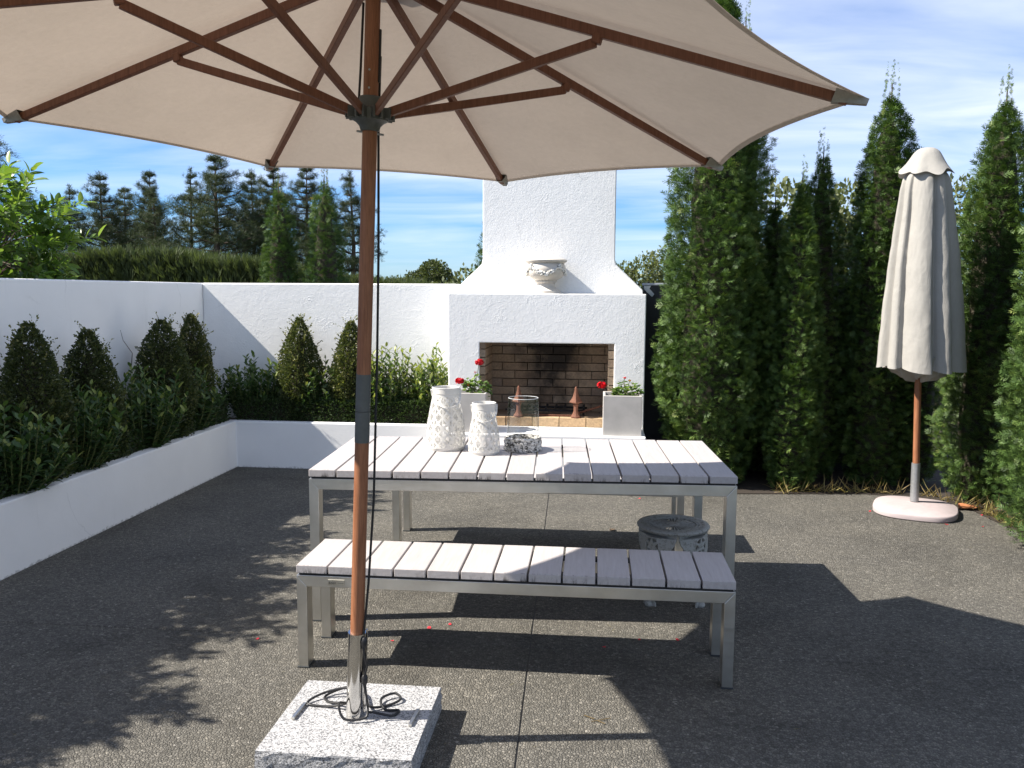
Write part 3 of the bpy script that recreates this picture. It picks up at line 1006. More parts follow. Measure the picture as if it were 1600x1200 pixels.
def slatted(name, label, cat, cx, cy, ang, W, D, H, n, leg_w, leg_d, rail, group=None, plate=False):
    tt = thing(name, label, cat, (cx, cy, 0), group)
    tt.rotation_euler = (0, 0, ang)
    O = Vector((cx, cy, 0))

    def put(m, nm, mat, **k):
        m.v = [(x + cx, y + cy, z) for x, y, z in m.v]
        return m.build(nm, mat, tt, **k)
    st = 0.034
    zt = H - st - 0.010
    pitch = W / n
    sw = pitch - 0.009
    s0 = put(MB().box(-sw / 2, sw / 2, -D / 2, D / 2, -st, 0), 'slat', WHITEWOOD, bevel=0.0025, seg=2)
    for i in range(n):
        o = s0 if i == 0 else bpy.data.objects.new('slat', s0.data)
        if i:
            COL.objects.link(o)
            o.parent = tt
            b = o.modifiers.new('bevel', 'BEVEL')
            b.width, b.segments, b.limit_method = 0.0025, 2, 'ANGLE'
        o.location = (-W / 2 + (i + .5) * pitch, random.uniform(-.0015, .0015), H + random.uniform(-.0008, .0008))
        o.rotation_euler = (random.uniform(-.0006, .0006), 0, random.uniform(-.0012, .0012))
    i_ = 0.004
    w2, d2 = W / 2 - i_, D / 2 - i_
    for sy in (-1, 1):
        ya, yb = sorted((sy * d2, sy * (d2 - leg_d)))
        for sx in (-1, 1):
            poly = [(0, 0.006), (leg_w, 0.006), (leg_w, zt - rail - .0004), (0, zt - .0004)]
            poly = [(sx * (-w2 + a) if sx > 0 else -w2 + a, b) for a, b in poly]
            if sx > 0:
                poly = [(w2 - a, b) for a, b in [(0, 0.006), (leg_w, 0.006), (leg_w, zt - rail - .0004), (0, zt - .0004)]]
            lg = put(MB().prism(poly, ya, yb), 'leg', STEEL, bevel=0.0018, seg=2)
            xa = -w2 if sx < 0 else w2 - leg_w
            put(MB().box(xa - .003, xa + leg_w + .003, ya - .003, yb + .003, 0.0, 0.007), 'foot_pad', DARKMETAL, bevel=.001, seg=1)
        poly = [(-w2 + .0004, zt), (-w2 + leg_w + .0004, zt - rail), (w2 - leg_w - .0004, zt - rail), (w2 - .0004, zt)]
        put(MB().prism(poly, ya, yb), 'rail', STEEL, bevel=0.0018, seg=2)
        put(MB().box(-w2 + .01, w2 - .01, min(sy * (d2 - .006), sy * (d2 - leg_d + .006)), max(sy * (d2 - .006), sy * (d2 - leg_d + .006)), zt + .0005, H - st - .0015), 'support_strip', BLACK)
    for sx in (-1, 1):
        xa, xb = sorted((sx * (w2 - .002), sx * (w2 - leg_w + .002)))
        put(MB().box(xa, xb, -d2 + leg_d + .0005, d2 - leg_d - .0005, zt - rail + .001, zt - .001), 'rail', STEEL, bevel=0.0018, seg=2)
    if plate:
        px, pz_ = -1.079 - cx, 0.3835
        y0 = -d2 - 0.0035
        pl = put(MB().box(px - .036, px + .036, y0, -d2 - .0003, pz_ - .0115, pz_ + .0115), 'nameplate', PLATE, bevel=0.001, seg=1)

        def text(body, size, x, z):
            cu_ = bpy.data.curves.new('lettering', 'FONT')
            cu_.body = body
            cu_.size = size
            cu_.extrude = 0.0002
            tmp = bpy.data.objects.new('lettering', cu_)
            COL.objects.link(tmp)
            dg = bpy.context.evaluated_depsgraph_get()
            me = bpy.data.meshes.new_from_object(tmp.evaluated_get(dg))
            bpy.data.objects.remove(tmp)
            me.materials.clear()
            o = link('lettering', me, INK, pl)
            o.rotation_euler = (PI / 2, 0, 0)
            o.location = (x, y0 - 0.0004, z)
            return o
        text('Eden', 0.0165, px - .033, pz_ - .0075)
        lm = MB()
        lm.box(px + .006, px + .032, y0 - .0006, y0 - .0001, pz_ - .0035, pz_ - .0022)
        for k in range(4):
            lm.box(px - .018 + k * .003, px - .0165 + k * .003, y0 - .0006, y0 - .0001, pz_ + .006, pz_ + .009 - .0008 * k)
        lm.v = [(x + cx, y + cy, z) for x, y, z in lm.v]
        lm.build('emblem', INK, pl)
    return tt


slatted('dining_table', 'long outdoor dining table with whitewashed slats on a brushed steel frame', 'table', -0.3785, 4.334, 0.0503, 2.035, 0.958, 0.752, 15, 0.047, 0.068, 0.052)
slatted('slatted_bench', 'white slatted steel bench on the camera side of the dining table, with a nameplate', 'bench', -0.343, 3.504, 0.004, 1.827, 0.385, 0.452, 13, 0.044, 0.068, 0.049, 'white slatted benches', True)
slatted('slatted_bench', 'white slatted steel bench pushed in on the fireplace side of the dining table', 'bench', -0.37, 5.265, 0.012, 1.827, 0.385, 0.452, 13, 0.044, 0.068, 0.049, 'white slatted benches')

# ------------------------------------------------------------------ things on the table
TZ = 0.752


def lantern(cx, cy, rb, rt_, H, label, ha, hdrop, hscale):
    tt = thing('lantern', label, 'lantern', (cx, cy, TZ), 'white pierced metal lanterns on the table')
    NU, NV = 216, int(150 * H / 0.335)

    def prof(t_):
        # bottom slightly tucked in, widest low, tapering to the neck
        k = np.interp(t_, [0, .04, .18, .45, .8, 0.93, 1.0], [rb * .93, rb * .985, rb, rb * .95, rb * .76, rt_ * 1.02, rt_])
        return k
    vs, fs = [], []
    for j in range(NV + 1):
        t_ = j / NV
        r_ = prof(t_)
        for i in range(NU):
            a = 2 * PI * i / NU
            vs.append((cx + r_ * math.cos(a), cy + r_ * math.sin(a), TZ + 0.004 + t_ * (H - 0.03)))
    for j in range(NV):
        t_ = (j + .5) / NV
        for i in range(NU):
            u = (i + .5) / NU * 12
            v_ = t_ * 4.6 * H / .3
            p, q = (u + v_) % 1.0, (u - v_) % 1.0
            solid = min(p, 1 - p) < 0.115 or min(q, 1 - q) < 0.115 or t_ < 0.05 or t_ > 0.93
            if not solid and min((u % 1), 1 - (u % 1)) < 0.03:
                solid = True
            if not solid and (i + j) % 2 == 0:
                continue
            k2 = (i + 1) % NU
            fs.append((j * NU + i, j * NU + k2, (j + 1) * NU + k2, (j + 1) * NU + i))
    m = MB()
    m.v, m.f = vs, fs
    m.build('pierced_body', WHITEMETAL, tt, smooth=True, angle=60)
    MB().lathe([(0, 0), (rb * .92, 0), (rb * .93, .004), (0, .006)], (cx, cy, TZ + .0005), 40).build('base_plate', WHITEMETAL, tt, smooth=True)
    zt = TZ + H
    MB().lathe([(rt_ * 1.0, -.032), (rt_ * 1.04, -.030), (rt_ * 1.04, -.004), (rt_ * 1.06, -.002), (rt_ * 1.06, .002), (rt_ * 1.0, .003), (rt_ * .97, 0), (rt_ * .97, -.032), (rt_ * 1.0, -.032)], (cx, cy, zt), 44).build('rim', WHITEMETAL, tt, smooth=True)
    # flat strap handle hanging down over the front
    d = Vector((math.cos(ha), math.sin(ha), 0))
    s = Vector((-d.y, d.x, 0))
    pts = []
    for k in range(25):
        a = PI * k / 24
        side = -math.cos(a)
        dr = math.sin(a)
        zz_ = -0.012 - hdrop * dr ** 0.8
        rad_out = np.interp(-zz_, [0, hdrop + .02], [rt_ * 0.35, rt_ * 1.36])
        pts.append(Vector((cx, cy, zt + zz_)) + s * side * rt_ * hscale + d * (rad_out * dr + rt_ * .1))
    m = MB()
    for p, q in zip(pts[:-1], pts[1:]):
        m.bar(p, q, 0.010, 0.003, hint=d)
    m.build('handle', WHITEMETAL, tt)
    m = MB()
    for sg in (-1, 1):
        c = Vector((cx, cy, zt - .012)) + s * sg * rt_ * (hscale - .02)
        m.tube([c - s * sg * .004, c + s * sg * .006], 0.0055, 10)
    m.build('handle_pin', WHITEMETAL, tt, smooth=True)
    return tt


lantern(-0.815, 4.432, 0.107, 0.071, 0.335, 'taller white pierced metal lantern with strap handle, left of the pair on the table', R(-68), 0.088, 1.10)
lantern(-0.592, 4.330, 0.084, 0.060, 0.268, 'shorter white pierced metal lantern with strap handle beside the glass vase', R(-75), 0.080, 1.10)

vt = thing('glass_vase', 'clear tapered glass vase standing in a whitewashed bark ring on the table', 'vase', (-0.395, 4.448, TZ))
MB().lathe([(0.001, 0.012), (0.086, 0.012), (0.0885, 0.018), (0.0885, 0.06), (0.084, 0.2), (0.080, 0.284)], (-0.395, 4.448, TZ), 56, cap=False).build('glass_cylinder', GLASS, vt, smooth=True)
bpy.data.objects['glass_cylinder'].data.polygons  # open topped thin wall
rim_pts = [(-0.395 + .080 * math.cos(2 * PI * k / 48), 4.448 + .080 * math.sin(2 * PI * k / 48), TZ + .284) for k in range(49)]
MB().tube(rim_pts, 0.0016, 6).build('glass_rim', m_plain('rim_glass', (0.55, 0.57, 0.57), 0.08, 0, 0.0, 10, 0), vt, smooth=True)


def barkwave(r, z, t_, i):
    k = 0.006 * nz3(math.cos(t_) * 4 + i * 3.1, math.sin(t_) * 4, z * 40) + 0.002 * nz3(t_ * 12, z * 120, i)
    return (r + k, 0.003 * nz3(t_ * 3, i * 2.2, 1.0))


for k, (zb, hh, ro) in enumerate([(0.001, 0.020, 0.103), (0.0195, 0.019, 0.1005), (0.037, 0.019, 0.102), (0.0545, 0.019, 0.0985)]):
    MB().lathe([(0.078, zb), (ro - .004, zb), (ro, zb + .004), (ro, zb + hh - .004), (ro - .005, zb + hh), (0.080, zb + hh), (0.078, zb)], (-0.395, 4.448, TZ), 72, wave=barkwave).build('bark_band', BARK, vt, smooth=True, angle=60)

# ------------------------------------------------------------------ pierced metal stool
SX, SY, SH, SR = 0.409, 4.352, 0.392, 0.188
st = thing('garden_stool', 'round grey cast metal stool with pierced star panels between the bench and the table', 'stool', (SX, SY, 0))
m = MB()
m.lathe([(0.148, -0.012), (SR - .006, -.012), (SR, -.006), (SR + .001, 0.0), (SR - .004, .006), (SR - .02, .009), (0.152, .007), (0.148, .003), (0.148, -.012)], (SX, SY, SH), 56)
m.build('seat_rim', CASTGREY, st, smooth=True, angle=40)
m = MB()
for k in range(36):
    a = 2 * PI * k / 36
    d = Vector((math.cos(a), math.sin(a), 0))
    m.bar(Vector((SX, SY, SH)) + d * .03, Vector((SX, SY, SH)) + d * .124, .0034, .003, w2=.0085)
m.build('seat_spokes', CASTGREY, st)
m = MB()
m.lathe([(0.0, -.004), (0.034, -.005), (0.036, .003), (0.02, .006), (0, .007)], (SX, SY, SH), 24)
for r0, r1 in ((.120, .128), (.135, .1485)):
    m.lathe([(r0, -.004), (r1, -.004), (r1, .005), (r0, .005), (r0, -.004)], (SX, SY, SH), 56)
for k in range(56):
    a = 2 * PI * k / 56
    d = Vector((math.cos(a), math.sin(a), 0))
    m.bar(Vector((SX, SY, SH)) + d * .127, Vector((SX, SY, SH)) + d * .136, .005, .008)
m.build('seat_pattern', CASTGREY, st)


def star_panel(a0):
    """leg panel: an arched outline that narrows to the foot, pierced by a ring of openings round a star"""
    H0 = SH - 0.012
    half = PI / 4 * SR * 0.96
    out = []
    prof_ = [(0, half), (.02, half), (.05, half * .93), (.09, half * .72), (.125, half * .5), (.16, half * .33), (.22, half * .2), (.30, half * .15), (.345, half * .16), (.36, half * .26), (H0, half * .28)]
    for d_, w_ in prof_:
        out.append((w_, H0 - d_))
    for d_, w_ in prof_[::-1]:
        out.append((-w_, H0 - d_))
    cz = H0 - 0.066
    holes = []
    for k in range(6):
        b0 = PI / 2 + k * PI / 3
        h = []
        for q in range(7):
            b = b0 + PI / 3 * (0.10 + 0.8 * q / 6)
            h.append((.041 * math.cos(b), cz + .041 * math.sin(b)))
        b = b0 + PI / 6
        h.append((.019 * math.cos(b), cz + .019 * math.sin(b)))
        holes.append(h)
    loops = [[Vector((x, z, 0)) for x, z in out]] + [[Vector((x, z, 0)) for x, z in h] for h in holes]
    tris = tessellate_polygon(loops)
    flat = [p for l in loops for p in l]
    m_ = MB()
    vs = []
    for p in flat:
        z = p.y
        flare = SR - .012 + 0.012 * max(0, (H0 - z) / H0 - .2)
        a = a0 + p.x / SR
        vs.append((SX + flare * math.cos(a), SY + flare * math.sin(a), z))
    m_.add(vs, tris)
    return m_.build('star_panel', CASTGREY, st, solid=0.008)


for k in range(4):
    star_panel(PI / 4 + k * PI / 2 + R(3))
m = MB()
for k in range(4):
    a = PI / 4 + k * PI / 2 + R(3)
    c = Vector((SX + (SR - .002) * math.cos(a), SY + (SR - .002) * math.sin(a), 0))
    m.lathe([(0, 0), (.021, 0), (.024, .008), (.018, .022), (.012, .034), (0, .036)], c, 12)
m.build('feet', CASTGREY, st, smooth=True)

# ------------------------------------------------------------------ open umbrella
UB = Vector((-0.838, 2.757, 0.10))
UC = Vector((-0.7307, 2.6612, 2.172))
UN = Vector((0.03977, 0.0219, 0.99897)).normalized()
UE1 = Vector((1, 0, -0.0398)).normalized()
UE2 = UN.cross(UE1)
UR, UPH = 1.4634, 0.2045
APEX = UC + UN * 0.45
um = thing('patio_umbrella', 'open beige patio umbrella with dark timber ribs over the table', 'umbrella', UB)
AX = (APEX - UB).normalized()


def ucorner(k, f=1.0):
    a = UPH + R(112.5) - k * PI / 4
    return UC + (UE1 * math.cos(a) + UE2 * math.sin(a)) * UR * f


def on_axis(z):
    return UB + AX * ((z - UB.z) / AX.z)


MB().tube([on_axis(0.12), on_axis(1.095)], 0.0238, 24).build('pole', POLE_WOOD, um, smooth=True)
MB().tube([on_axis(1.325), on_axis(2.60)], 0.0238, 24).build('pole', POLE_WOOD, um, smooth=True)
m = MB()
m.tube([on_axis(1.094), on_axis(1.200)], 0.0248, 24)
m.tube([on_axis(1.2015), on_axis(1.326)], 0.0245, 24)
m.build('pole_joint', HUBGREY, um, smooth=True)
for k in range(8):
    c0, c1 = ucorner(k), ucorner(k + 1)
    NT, NU_ = 14, 12
    vs, fs = [], []
    for i in range(NT + 1):
        t_ = i / NT
        for j in range(NU_ + 1):
            u = j / NU_
            p = APEX.lerp(c0.lerp(c1, u), t_)
            arch = 4 * u * (1 - u)
            p = p.lerp(APEX, 0.042 * arch * t_ ** 2.2)
            p = p - UN * (0.012 * arch * t_) + UN * 0.012 * math.sin(t_ * PI)
            vs.append(p)
    for i in range(NT):
        for j in range(NU_):
            a = i * (NU_ + 1) + j
            fs.append((a, a + 1, a + NU_ + 2, a + NU_ + 1))
    m = MB()
    m.add(vs, fs)
    m.build('canopy_panel', CANOPY, um, smooth=True, angle=80)
    hv, hf = [], []
    for j in range(NU_ + 1):
        pe = vs[NT * (NU_ + 1) + j]
        pi_ = vs[(NT - 1) * (NU_ + 1) + j]
        q = (pi_ - pe).normalized()
        hv += [pe - UN * .0015, pe + q * .022 - UN * .0035]
    for j in range(NU_):
        hf.append((2 * j, 2 * j + 1, 2 * j + 3, 2 * j + 2))
    MB().add(hv, hf).build('hem_band', CANOPY, um, smooth=True)
for k in range(8):
    c = ucorner(k)
    d = (c - APEX).normalized()
    n_ = (UN - d * UN.dot(d)).normalized()
    a = APEX + d * 0.05 - n_ * 0.026
    b = c - d * 0.045 - n_ * 0.020
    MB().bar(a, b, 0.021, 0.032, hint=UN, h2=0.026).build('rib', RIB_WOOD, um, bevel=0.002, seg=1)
    # strut to mid rib
    h = on_axis(2.165)
    out = (d - AX * d.dot(AX)).normalized()
    p0 = h + out * 0.055
    p1 = APEX.lerp(c, 0.5) - n_ * 0.052
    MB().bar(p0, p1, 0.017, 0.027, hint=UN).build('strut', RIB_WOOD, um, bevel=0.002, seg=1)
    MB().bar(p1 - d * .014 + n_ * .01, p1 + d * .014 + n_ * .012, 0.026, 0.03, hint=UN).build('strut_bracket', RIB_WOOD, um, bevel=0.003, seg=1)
    # webbing pocket that holds the rib end
    sd_ = d.cross(n_)
    L = 0.085
    pk = MB()
    ring = [(-.030, -.002), (-.013, -.036), (.013, -.036), (.030, -.002)]
    tip = [(-.013, -.004), (-.009, -.018), (.009, -.018), (.013, -.004)]
    vs = [c - d * L + sd_ * x + n_ * y for x, y in ring] + [c + d * .004 + sd_ * x + n_ * y for x, y in tip]
    pk.add(vs, [(0, 1, 5, 4), (1, 2, 6, 5), (2, 3, 7, 6), (3, 0, 4, 7), (4, 5, 6, 7)])
    pk.build('corner_pocket', POCKET, um, bevel=0.003, seg=2, solid=0.002)
m = MB()
m.lathe([(0.027, -0.055), (0.030, -0.053), (0.034, -0.040), (0.046, -0.028), (0.058, -0.022), (0.060, 0.010), (0.042, 0.016), (0.036, 0.020), (0.036, 0.048), (0.033, 0.052), (0.0245, 0.052)], on_axis(2.165), 24, axis=AX)
for k in range(8):
    c = ucorner(k)
    d = (c - APEX).normalized()
    out = (d - AX * d.dot(AX)).normalized()
    sd_ = AX.cross(out)
    for sg in (-1, 1):
        b = on_axis(2.163) + sd_ * sg * .0125
        m.bar(b + out * .045, b + out * .078, 0.006, 0.034, hint=AX)
m.build('runner_hub', HUBGREY, um, smooth=True, angle=30)
m = MB()
h = on_axis(2.105)
m.tube([h - rt * .042 + Vector((0, 0, .006)), h + rt * .045 - Vector((0, 0, .006))], 0.0035, 8)
m.build('locking_pin', ZINC, um, smooth=True)
MB().tube([on_axis(2.56), APEX + UN * .004], 0.055, 16).build('top_hub', HUBGREY, um, smooth=True)
m = MB()
for zz_ in (2.245, 2.30):
    h = on_axis(zz_) + (CAM - on_axis(zz_)).normalized() * .0235 - rt * .006
    m.tube([h, h + (CAM - h).normalized() * .003], .0035, 8)
m.build('peg', ZINC, um, smooth=True)
MB().bar(on_axis(2.26) + rt * .0232, on_axis(2.42) + rt * .0232, .012, .012, hint=rt).build('pulley_slot', BLACK, um)
vs = [APEX + UN * 0.065]
for k in range(8):
    c = ucorner(k)
    vs.append(APEX + UN * .02 + (c - APEX).normalized() * 0.21 + UN * .012)
MB().add(vs, [(0, k + 1, (k + 1) % 8 + 1) for k in range(8)]).build('vent_flap', CANOPY, um)
MB().lathe([(.012, 0), (.022, .015), (.024, .035), (.014, .055), (0, .062)], APEX + UN * .055, 16).build('finial', POLE_WOOD, um, smooth=True)
# pull cord with clips and a loose coil on the granite
cord = [on_axis(2.34) + rt * .028, (-0.722, 2.735, 2.13), (-0.727, 2.735, 1.72), (-0.736, 2.735, 1.375), (-0.754, 2.735, 0.89), (-0.776, 2.735, 0.60), (-0.797, 2.735, 0.40), (-0.795, 2.735, 0.24), (-0.785, 2.735, 0.14)]
m = MB()
m.tube(cord, 0.0042, 8)
left = on_axis(2.62) - rt * .03
m.tube([on_axis(2.50) - rt * .03, on_axis(2.30) - rt * .034, on_axis(2.19) - rt * .038], 0.004, 8)
m.build('pull_cord', BLACK, um, smooth=True)
m = MB()
for zc in (0.385, 0.25):
    c = Vector((-0.793, 2.728, zc))
    m.lathe([(0, -.022), (.006, -.020), (.011, -.008), (.012, .008), (.007, .018), (0, .022)], c, 10)
m.tube([(-0.800, 2.722, 0.39), (-0.782, 2.722, 0.30), (-0.797, 2.722, 0.25), (-0.780, 2.722, 0.16)], 0.004, 6)
m.build('cord_clip', BLACK, um, smooth=True)


def spline(pts, n=10):
    pts = [Vector(p) for p in pts]
    out = []
    P = [pts[0]] + pts + [pts[-1]]
    for i in range(1, len(P) - 2):
        p0, p1, p2, p3 = P[i - 1], P[i], P[i + 1], P[i + 2]
        for k in range(n):
            t_ = k / n
            out.append(0.5 * ((2 * p1) + (-p0 + p2) * t_ + (2 * p0 - 5 * p1 + 4 * p2 - p3) * t_ ** 2 + (-p0 + 3 * p1 - 3 * p2 + p3) * t_ ** 3))
    out.append(pts[-1])
    return out


zc = 0.106
coil = [(-0.785, 2.735, 0.14), (-0.79, 2.715, zc + .01), (-0.86, 2.70, zc + .01), (-0.885, 2.72, .16), (-0.88, 2.78, .13), (-0.95, 2.80, zc), (-1.02, 2.805, zc), (-1.03, 2.83, zc + .004), (-0.98, 2.875, zc + .016), (-0.90, 2.875, .14), (-0.86, 2.80, .13), (-0.95, 2.83, zc), (-0.985, 2.87, zc), (-0.94, 2.91, zc + .012), (-0.87, 2.90, .135), (-0.80, 2.80, zc + .01), (-0.74, 2.83, zc), (-0.70, 2.87, zc + .006), (-0.73, 2.90, zc + .012), (-0.77, 2.86, zc + .008), (-0.74, 2.80, zc), (-0.69, 2.80, zc), (-0.705, 2.76, zc), (-0.77, 2.76, zc + .008), (-0.785, 2.735, zc + .02)]
MB().tube(spline(coil, 8), 0.0046, 8).build('coiled_cord', BLACK, um, smooth=True)

# granite base
gb = thing('umbrella_base', 'square speckled granite umbrella base with a polished steel sleeve', 'umbrella base', (-0.838, 2.752, 0))
blk = MB()
x0, x1, y0, y1 = -1.098, -0.576, 2.497, 3.003
N = 18
vs, fs = [], []


def edge_pt(i):
    q = i % (4 * N)
    s_, f = divmod(q, N)
    f /= N
    return [(x0 + (x1 - x0) * f, y0), (x1, y0 + (y1 - y0) * f), (x1 - (x1 - x0) * f, y1), (x0, y1 - (y1 - y0) * f)][s_]


levels = [0.0, 0.018, 0.04, 0.062, 0.082, 0.094, 0.1]
for li, z in enumerate(levels):
    for i in range(4 * N):
        x, y = edge_pt(i)
        if 0 < li < len(levels) - 1:
            k = 0.005 * nz3(x * 17, y * 17, z * 40) + 0.004 * nz3(x * 50, y * 50, z * 70) + (0.002 if li < 4 else 0)
            dx, dy = x - (x0 + x1) / 2, y - (y0 + y1) / 2
            if abs(dx) > abs(dy):
                x += math.copysign(k, dx)
            else:
                y += math.copysign(k, dy)
        vs.append((x, y, z if li in (0, len(levels) - 1) else z + .003 * nz3(x * 20, y * 20, z)))
for li in range(len(levels) - 1):
    for i in range(4 * N):
        j = (i + 1) % (4 * N)
        fs.append((li * 4 * N + i, li * 4 * N + j, (li + 1) * 4 * N + j, (li + 1) * 4 * N + i))
fs.append(list(range(4 * N))[::-1])
fs.append([(len(levels) - 1) * 4 * N + i for i in range(4 * N)])
blk.add(vs, fs)
blk.build('granite_block', GRANITE, gb)
m = MB()
m.tube([UB + Vector((0, 0, .001)), on_axis(0.415)], 0.0315, 40)
m.build('sleeve', POLISHED, gb, smooth=True)
MB().bar(on_axis(0.11) + rt * .034, on_axis(0.425) + rt * .034, .008, .006, hint=rt).build('sleeve_seam', POLISHED, gb, bevel=.001, seg=1)
for hx in (-1.046, -0.627):
    o = MB().bar((hx, 2.70, 0.1065), (hx + .006, 2.81, 0.1065), 0.013, 0.011).build('lifting_handle', STEEL, gb, bevel=0.002)

# ------------------------------------------------------------------ closed umbrella
CU = Vector((2.352, 6.365, 0))
cu_t = thing('closed_umbrella', 'furled pale grey umbrella standing in front of the cypress hedge', 'umbrella', CU)
MB().tube([CU + Vector((0.006, 0, .36)), CU + Vector((-.03, 0, 1.45))], 0.0235, 20).build('pole', POLE_WOOD, cu_t, smooth=True)


def axis2(z):
    return Vector((CU.x + 0.006 - 0.033 * (z - .36) / 1.1 * 0.78, CU.y, z))


Z = [1.070, 1.10, 1.16, 1.3, 1.5, 1.7, 1.9, 2.1, 2.25, 2.35, 2.42, 2.47, 2.50]
RAD = [0.305, 0.302, 0.297, 0.286, 0.270, 0.250, 0.230, 0.203, 0.183, 0.170, 0.156, 0.128, 0.06]
NT = 240
vs, fs = [], []


LW = np.array([1.25, .8, 1.0, 1.15, .75, 1.3, .62, 1.13])
LB = np.concatenate([[0], np.cumsum(LW) / LW.sum()])
LB[-1] = 1.0001
LA = [1.0, .8, .9, .85, .7, 1.05, .75, 1.1]


def lobes(a, z):
    # eight overlapping folds, each with a rounded belly and a sharp tuck
    t8 = (a / (2 * PI) + 0.012 * math.sin(2 * z + a)) % 1.0
    li_ = max(i for i in range(8) if LB[i] <= t8 + 1e-9)
    w_ = (t8 - LB[li_]) / (LB[li_ + 1] - LB[li_])
    if w_ < 0.80:
        belly = 0.25 + 0.75 * math.sin(PI / 2 * min(1, w_ / 0.62)) if w_ < .62 else 1.0
        belly -= 0.12 * max(0, (w_ - .62) / .18) ** 2
    else:
        q = (w_ - .80) / .20
        belly = 0.88 * (1 - q) ** 2.2 + 0.25 * q - 0.55 * math.sin(PI * q) * .5
    belly = 0.25 + (belly - 0.25) * LA[li_]
    k = 0.74 + 0.26 * belly
    amp = 1.0
    return 1 - (1 - k) * amp


zs = np.linspace(1.07, 2.50, 54)
for j, z in enumerate(zs):
    r0 = np.interp(z, Z, RAD)
    c = axis2(z)
    for i in range(NT):
        a = 2 * PI * i / NT
        f = lobes(a, z)
        depth = np.interp(z, [1.07, 2.2, 2.5], [1.0, 1.0, 0.5])
        f = 1 - (1 - f) * depth
        r_ = r0 * f + 0.004 * nz3(math.cos(a) * 3, math.sin(a) * 3, z * 6) + 0.0025 * nz3(math.cos(a) * 9, math.sin(a) * 9, z * 16)
        dz = 0
        if j < 6:
            dz = (6 - j) / 6 * (0.020 * (1 - f) * 4 - .018 + 0.012 * math.sin(a * 2 + 1))
        vs.append((c.x + r_ * math.cos(a), c.y + r_ * 0.94 * math.sin(a), z + dz))
for j in range(len(zs) - 1):
    for i in range(NT):
        k2 = (i + 1) % NT
        fs.append((j * NT + i, j * NT + k2, (j + 1) * NT + k2, (j + 1) * NT + i))
m = MB()
m.v, m.f = vs, fs
m.build('folded_canopy', CANOPY_GREY, cu_t, smooth=True, angle=75)
# inner tucked cloth under the hem
vs, fs = [], []
zi = [1.16, 1.07, 1.03, 1.0, 0.985]
ri = [0.235, 0.235, 0.19, 0.13, 0.03]
for j, (z, r0) in enumerate(zip(zi, ri)):
    for i in range(96):
        a = 2 * PI * i / 96
        f = 0.86 + 0.14 * math.sin(8 * a + 1.2 + j) + .06 * math.sin(3 * a)
        c = axis2(z)
        vs.append((c.x + r0 * f * math.cos(a), c.y + r0 * f * .9 * math.sin(a), z + .018 * math.sin(8 * a + j * .9) + .01 * math.sin(5 * a)))
for j in range(4):
    for i in range(96):
        k2 = (i + 1) % 96
        fs.append((j * 96 + i, j * 96 + k2, (j + 1) * 96 + k2, (j + 1) * 96 + i))
m = MB()
m.v, m.f = vs, fs
m.build('tucked_lining', CANOPY_GREY, cu_t, smooth=True, angle=75)
# vent cap: a small draped dome with a scalloped hem
vs, fs = [], []
CZ = np.linspace(0, 1, 14)
for j, t_ in enumerate(CZ):
    r0 = np.interp(t_, [0, .1, .25, .45, .7, 1.0], [0.008, .055, .085, .108, .135, .176])
    z0 = np.interp(t_, [0, .1, .25, .45, .7, 1.0], [2.640, 2.632, 2.605, 2.565, 2.515, 2.455])
    for i in range(160):
        a = 2 * PI * i / 160
        s_ = math.cos(8 * a + .6 * math.sin(a))
        f = 1 + (0.075 * s_ + 0.07 * math.sin(3 * a) + .04 * math.sin(5 * a + 1)) * t_ ** 1.5
        c = axis2(z0)
        vs.append((c.x + r0 * f * math.cos(a) + .004, c.y + r0 * f * math.sin(a), z0 + (0.012 * -s_ + 0.016 * math.sin(2 * a + 2.2) + .008 * math.sin(5 * a)) * t_ ** 2))
for j in range(13):
    for i in range(160):
        k2 = (i + 1) % 160
        fs.append((j * 160 + i, j * 160 + k2, (j + 1) * 160 + k2, (j + 1) * 160 + i))
m = MB()
m.v, m.f = vs, fs
m.build('vent_cap', CANOPY_GREY, cu_t, smooth=True, angle=75)

cb_ = thing('umbrella_base', 'flat pinkish concrete umbrella base with a grey steel socket by the cypresses', 'umbrella base', CU)
prof = []
rot = R(-22)
vs, fs = [], []
lv = [(0.965, 0.0), (1.0, 0.008), (1.008, 0.034), (0.995, 0.044), (0.975, 0.048), (0.90, 0.050), (0.885, 0.053), (0.5, 0.062), (0.2, 0.068), (0.0, 0.068)]
NB = 72
for sc_, z in lv:
    for i in range(NB):
        a = 2 * PI * i / NB
        p = 2.9
        r_ = 0.283 / (abs(math.cos(a)) ** p + abs(math.sin(a)) ** p) ** (1 / p)
        x, y = r_ * math.cos(a) * sc_, r_ * math.sin(a) * sc_ * 1.02
        vs.append((CU.x + x * math.cos(rot) - y * math.sin(rot), CU.y - 0.045 + x * math.sin(rot) + y * math.cos(rot), z))
for j in range(len(lv) - 1):
    for i in range(NB):
        k2 = (i + 1) % NB
        fs.append((j * NB + i, j * NB + k2, (j + 1) * NB + k2, (j + 1) * NB + i))
m = MB()
m.v, m.f = vs, fs
m.build('concrete_foot', PINKSTONE, cb_, smooth=True, angle=40)
MB().tube([CU + Vector((.008, 0, .072)), CU + Vector((.005, 0, .358))], 0.030, 28).build('socket', ZINC, cb_, smooth=True)
m = MB()
for k in range(3):
    m.box(CU.x + .01 + .03 * k, CU.x + .034 + .03 * k, CU.y - .175, CU.y - .165, .055, .0615)
m.build('grip_slot', BLACK, cb_)

# ------------------------------------------------------------------ columnar conifers


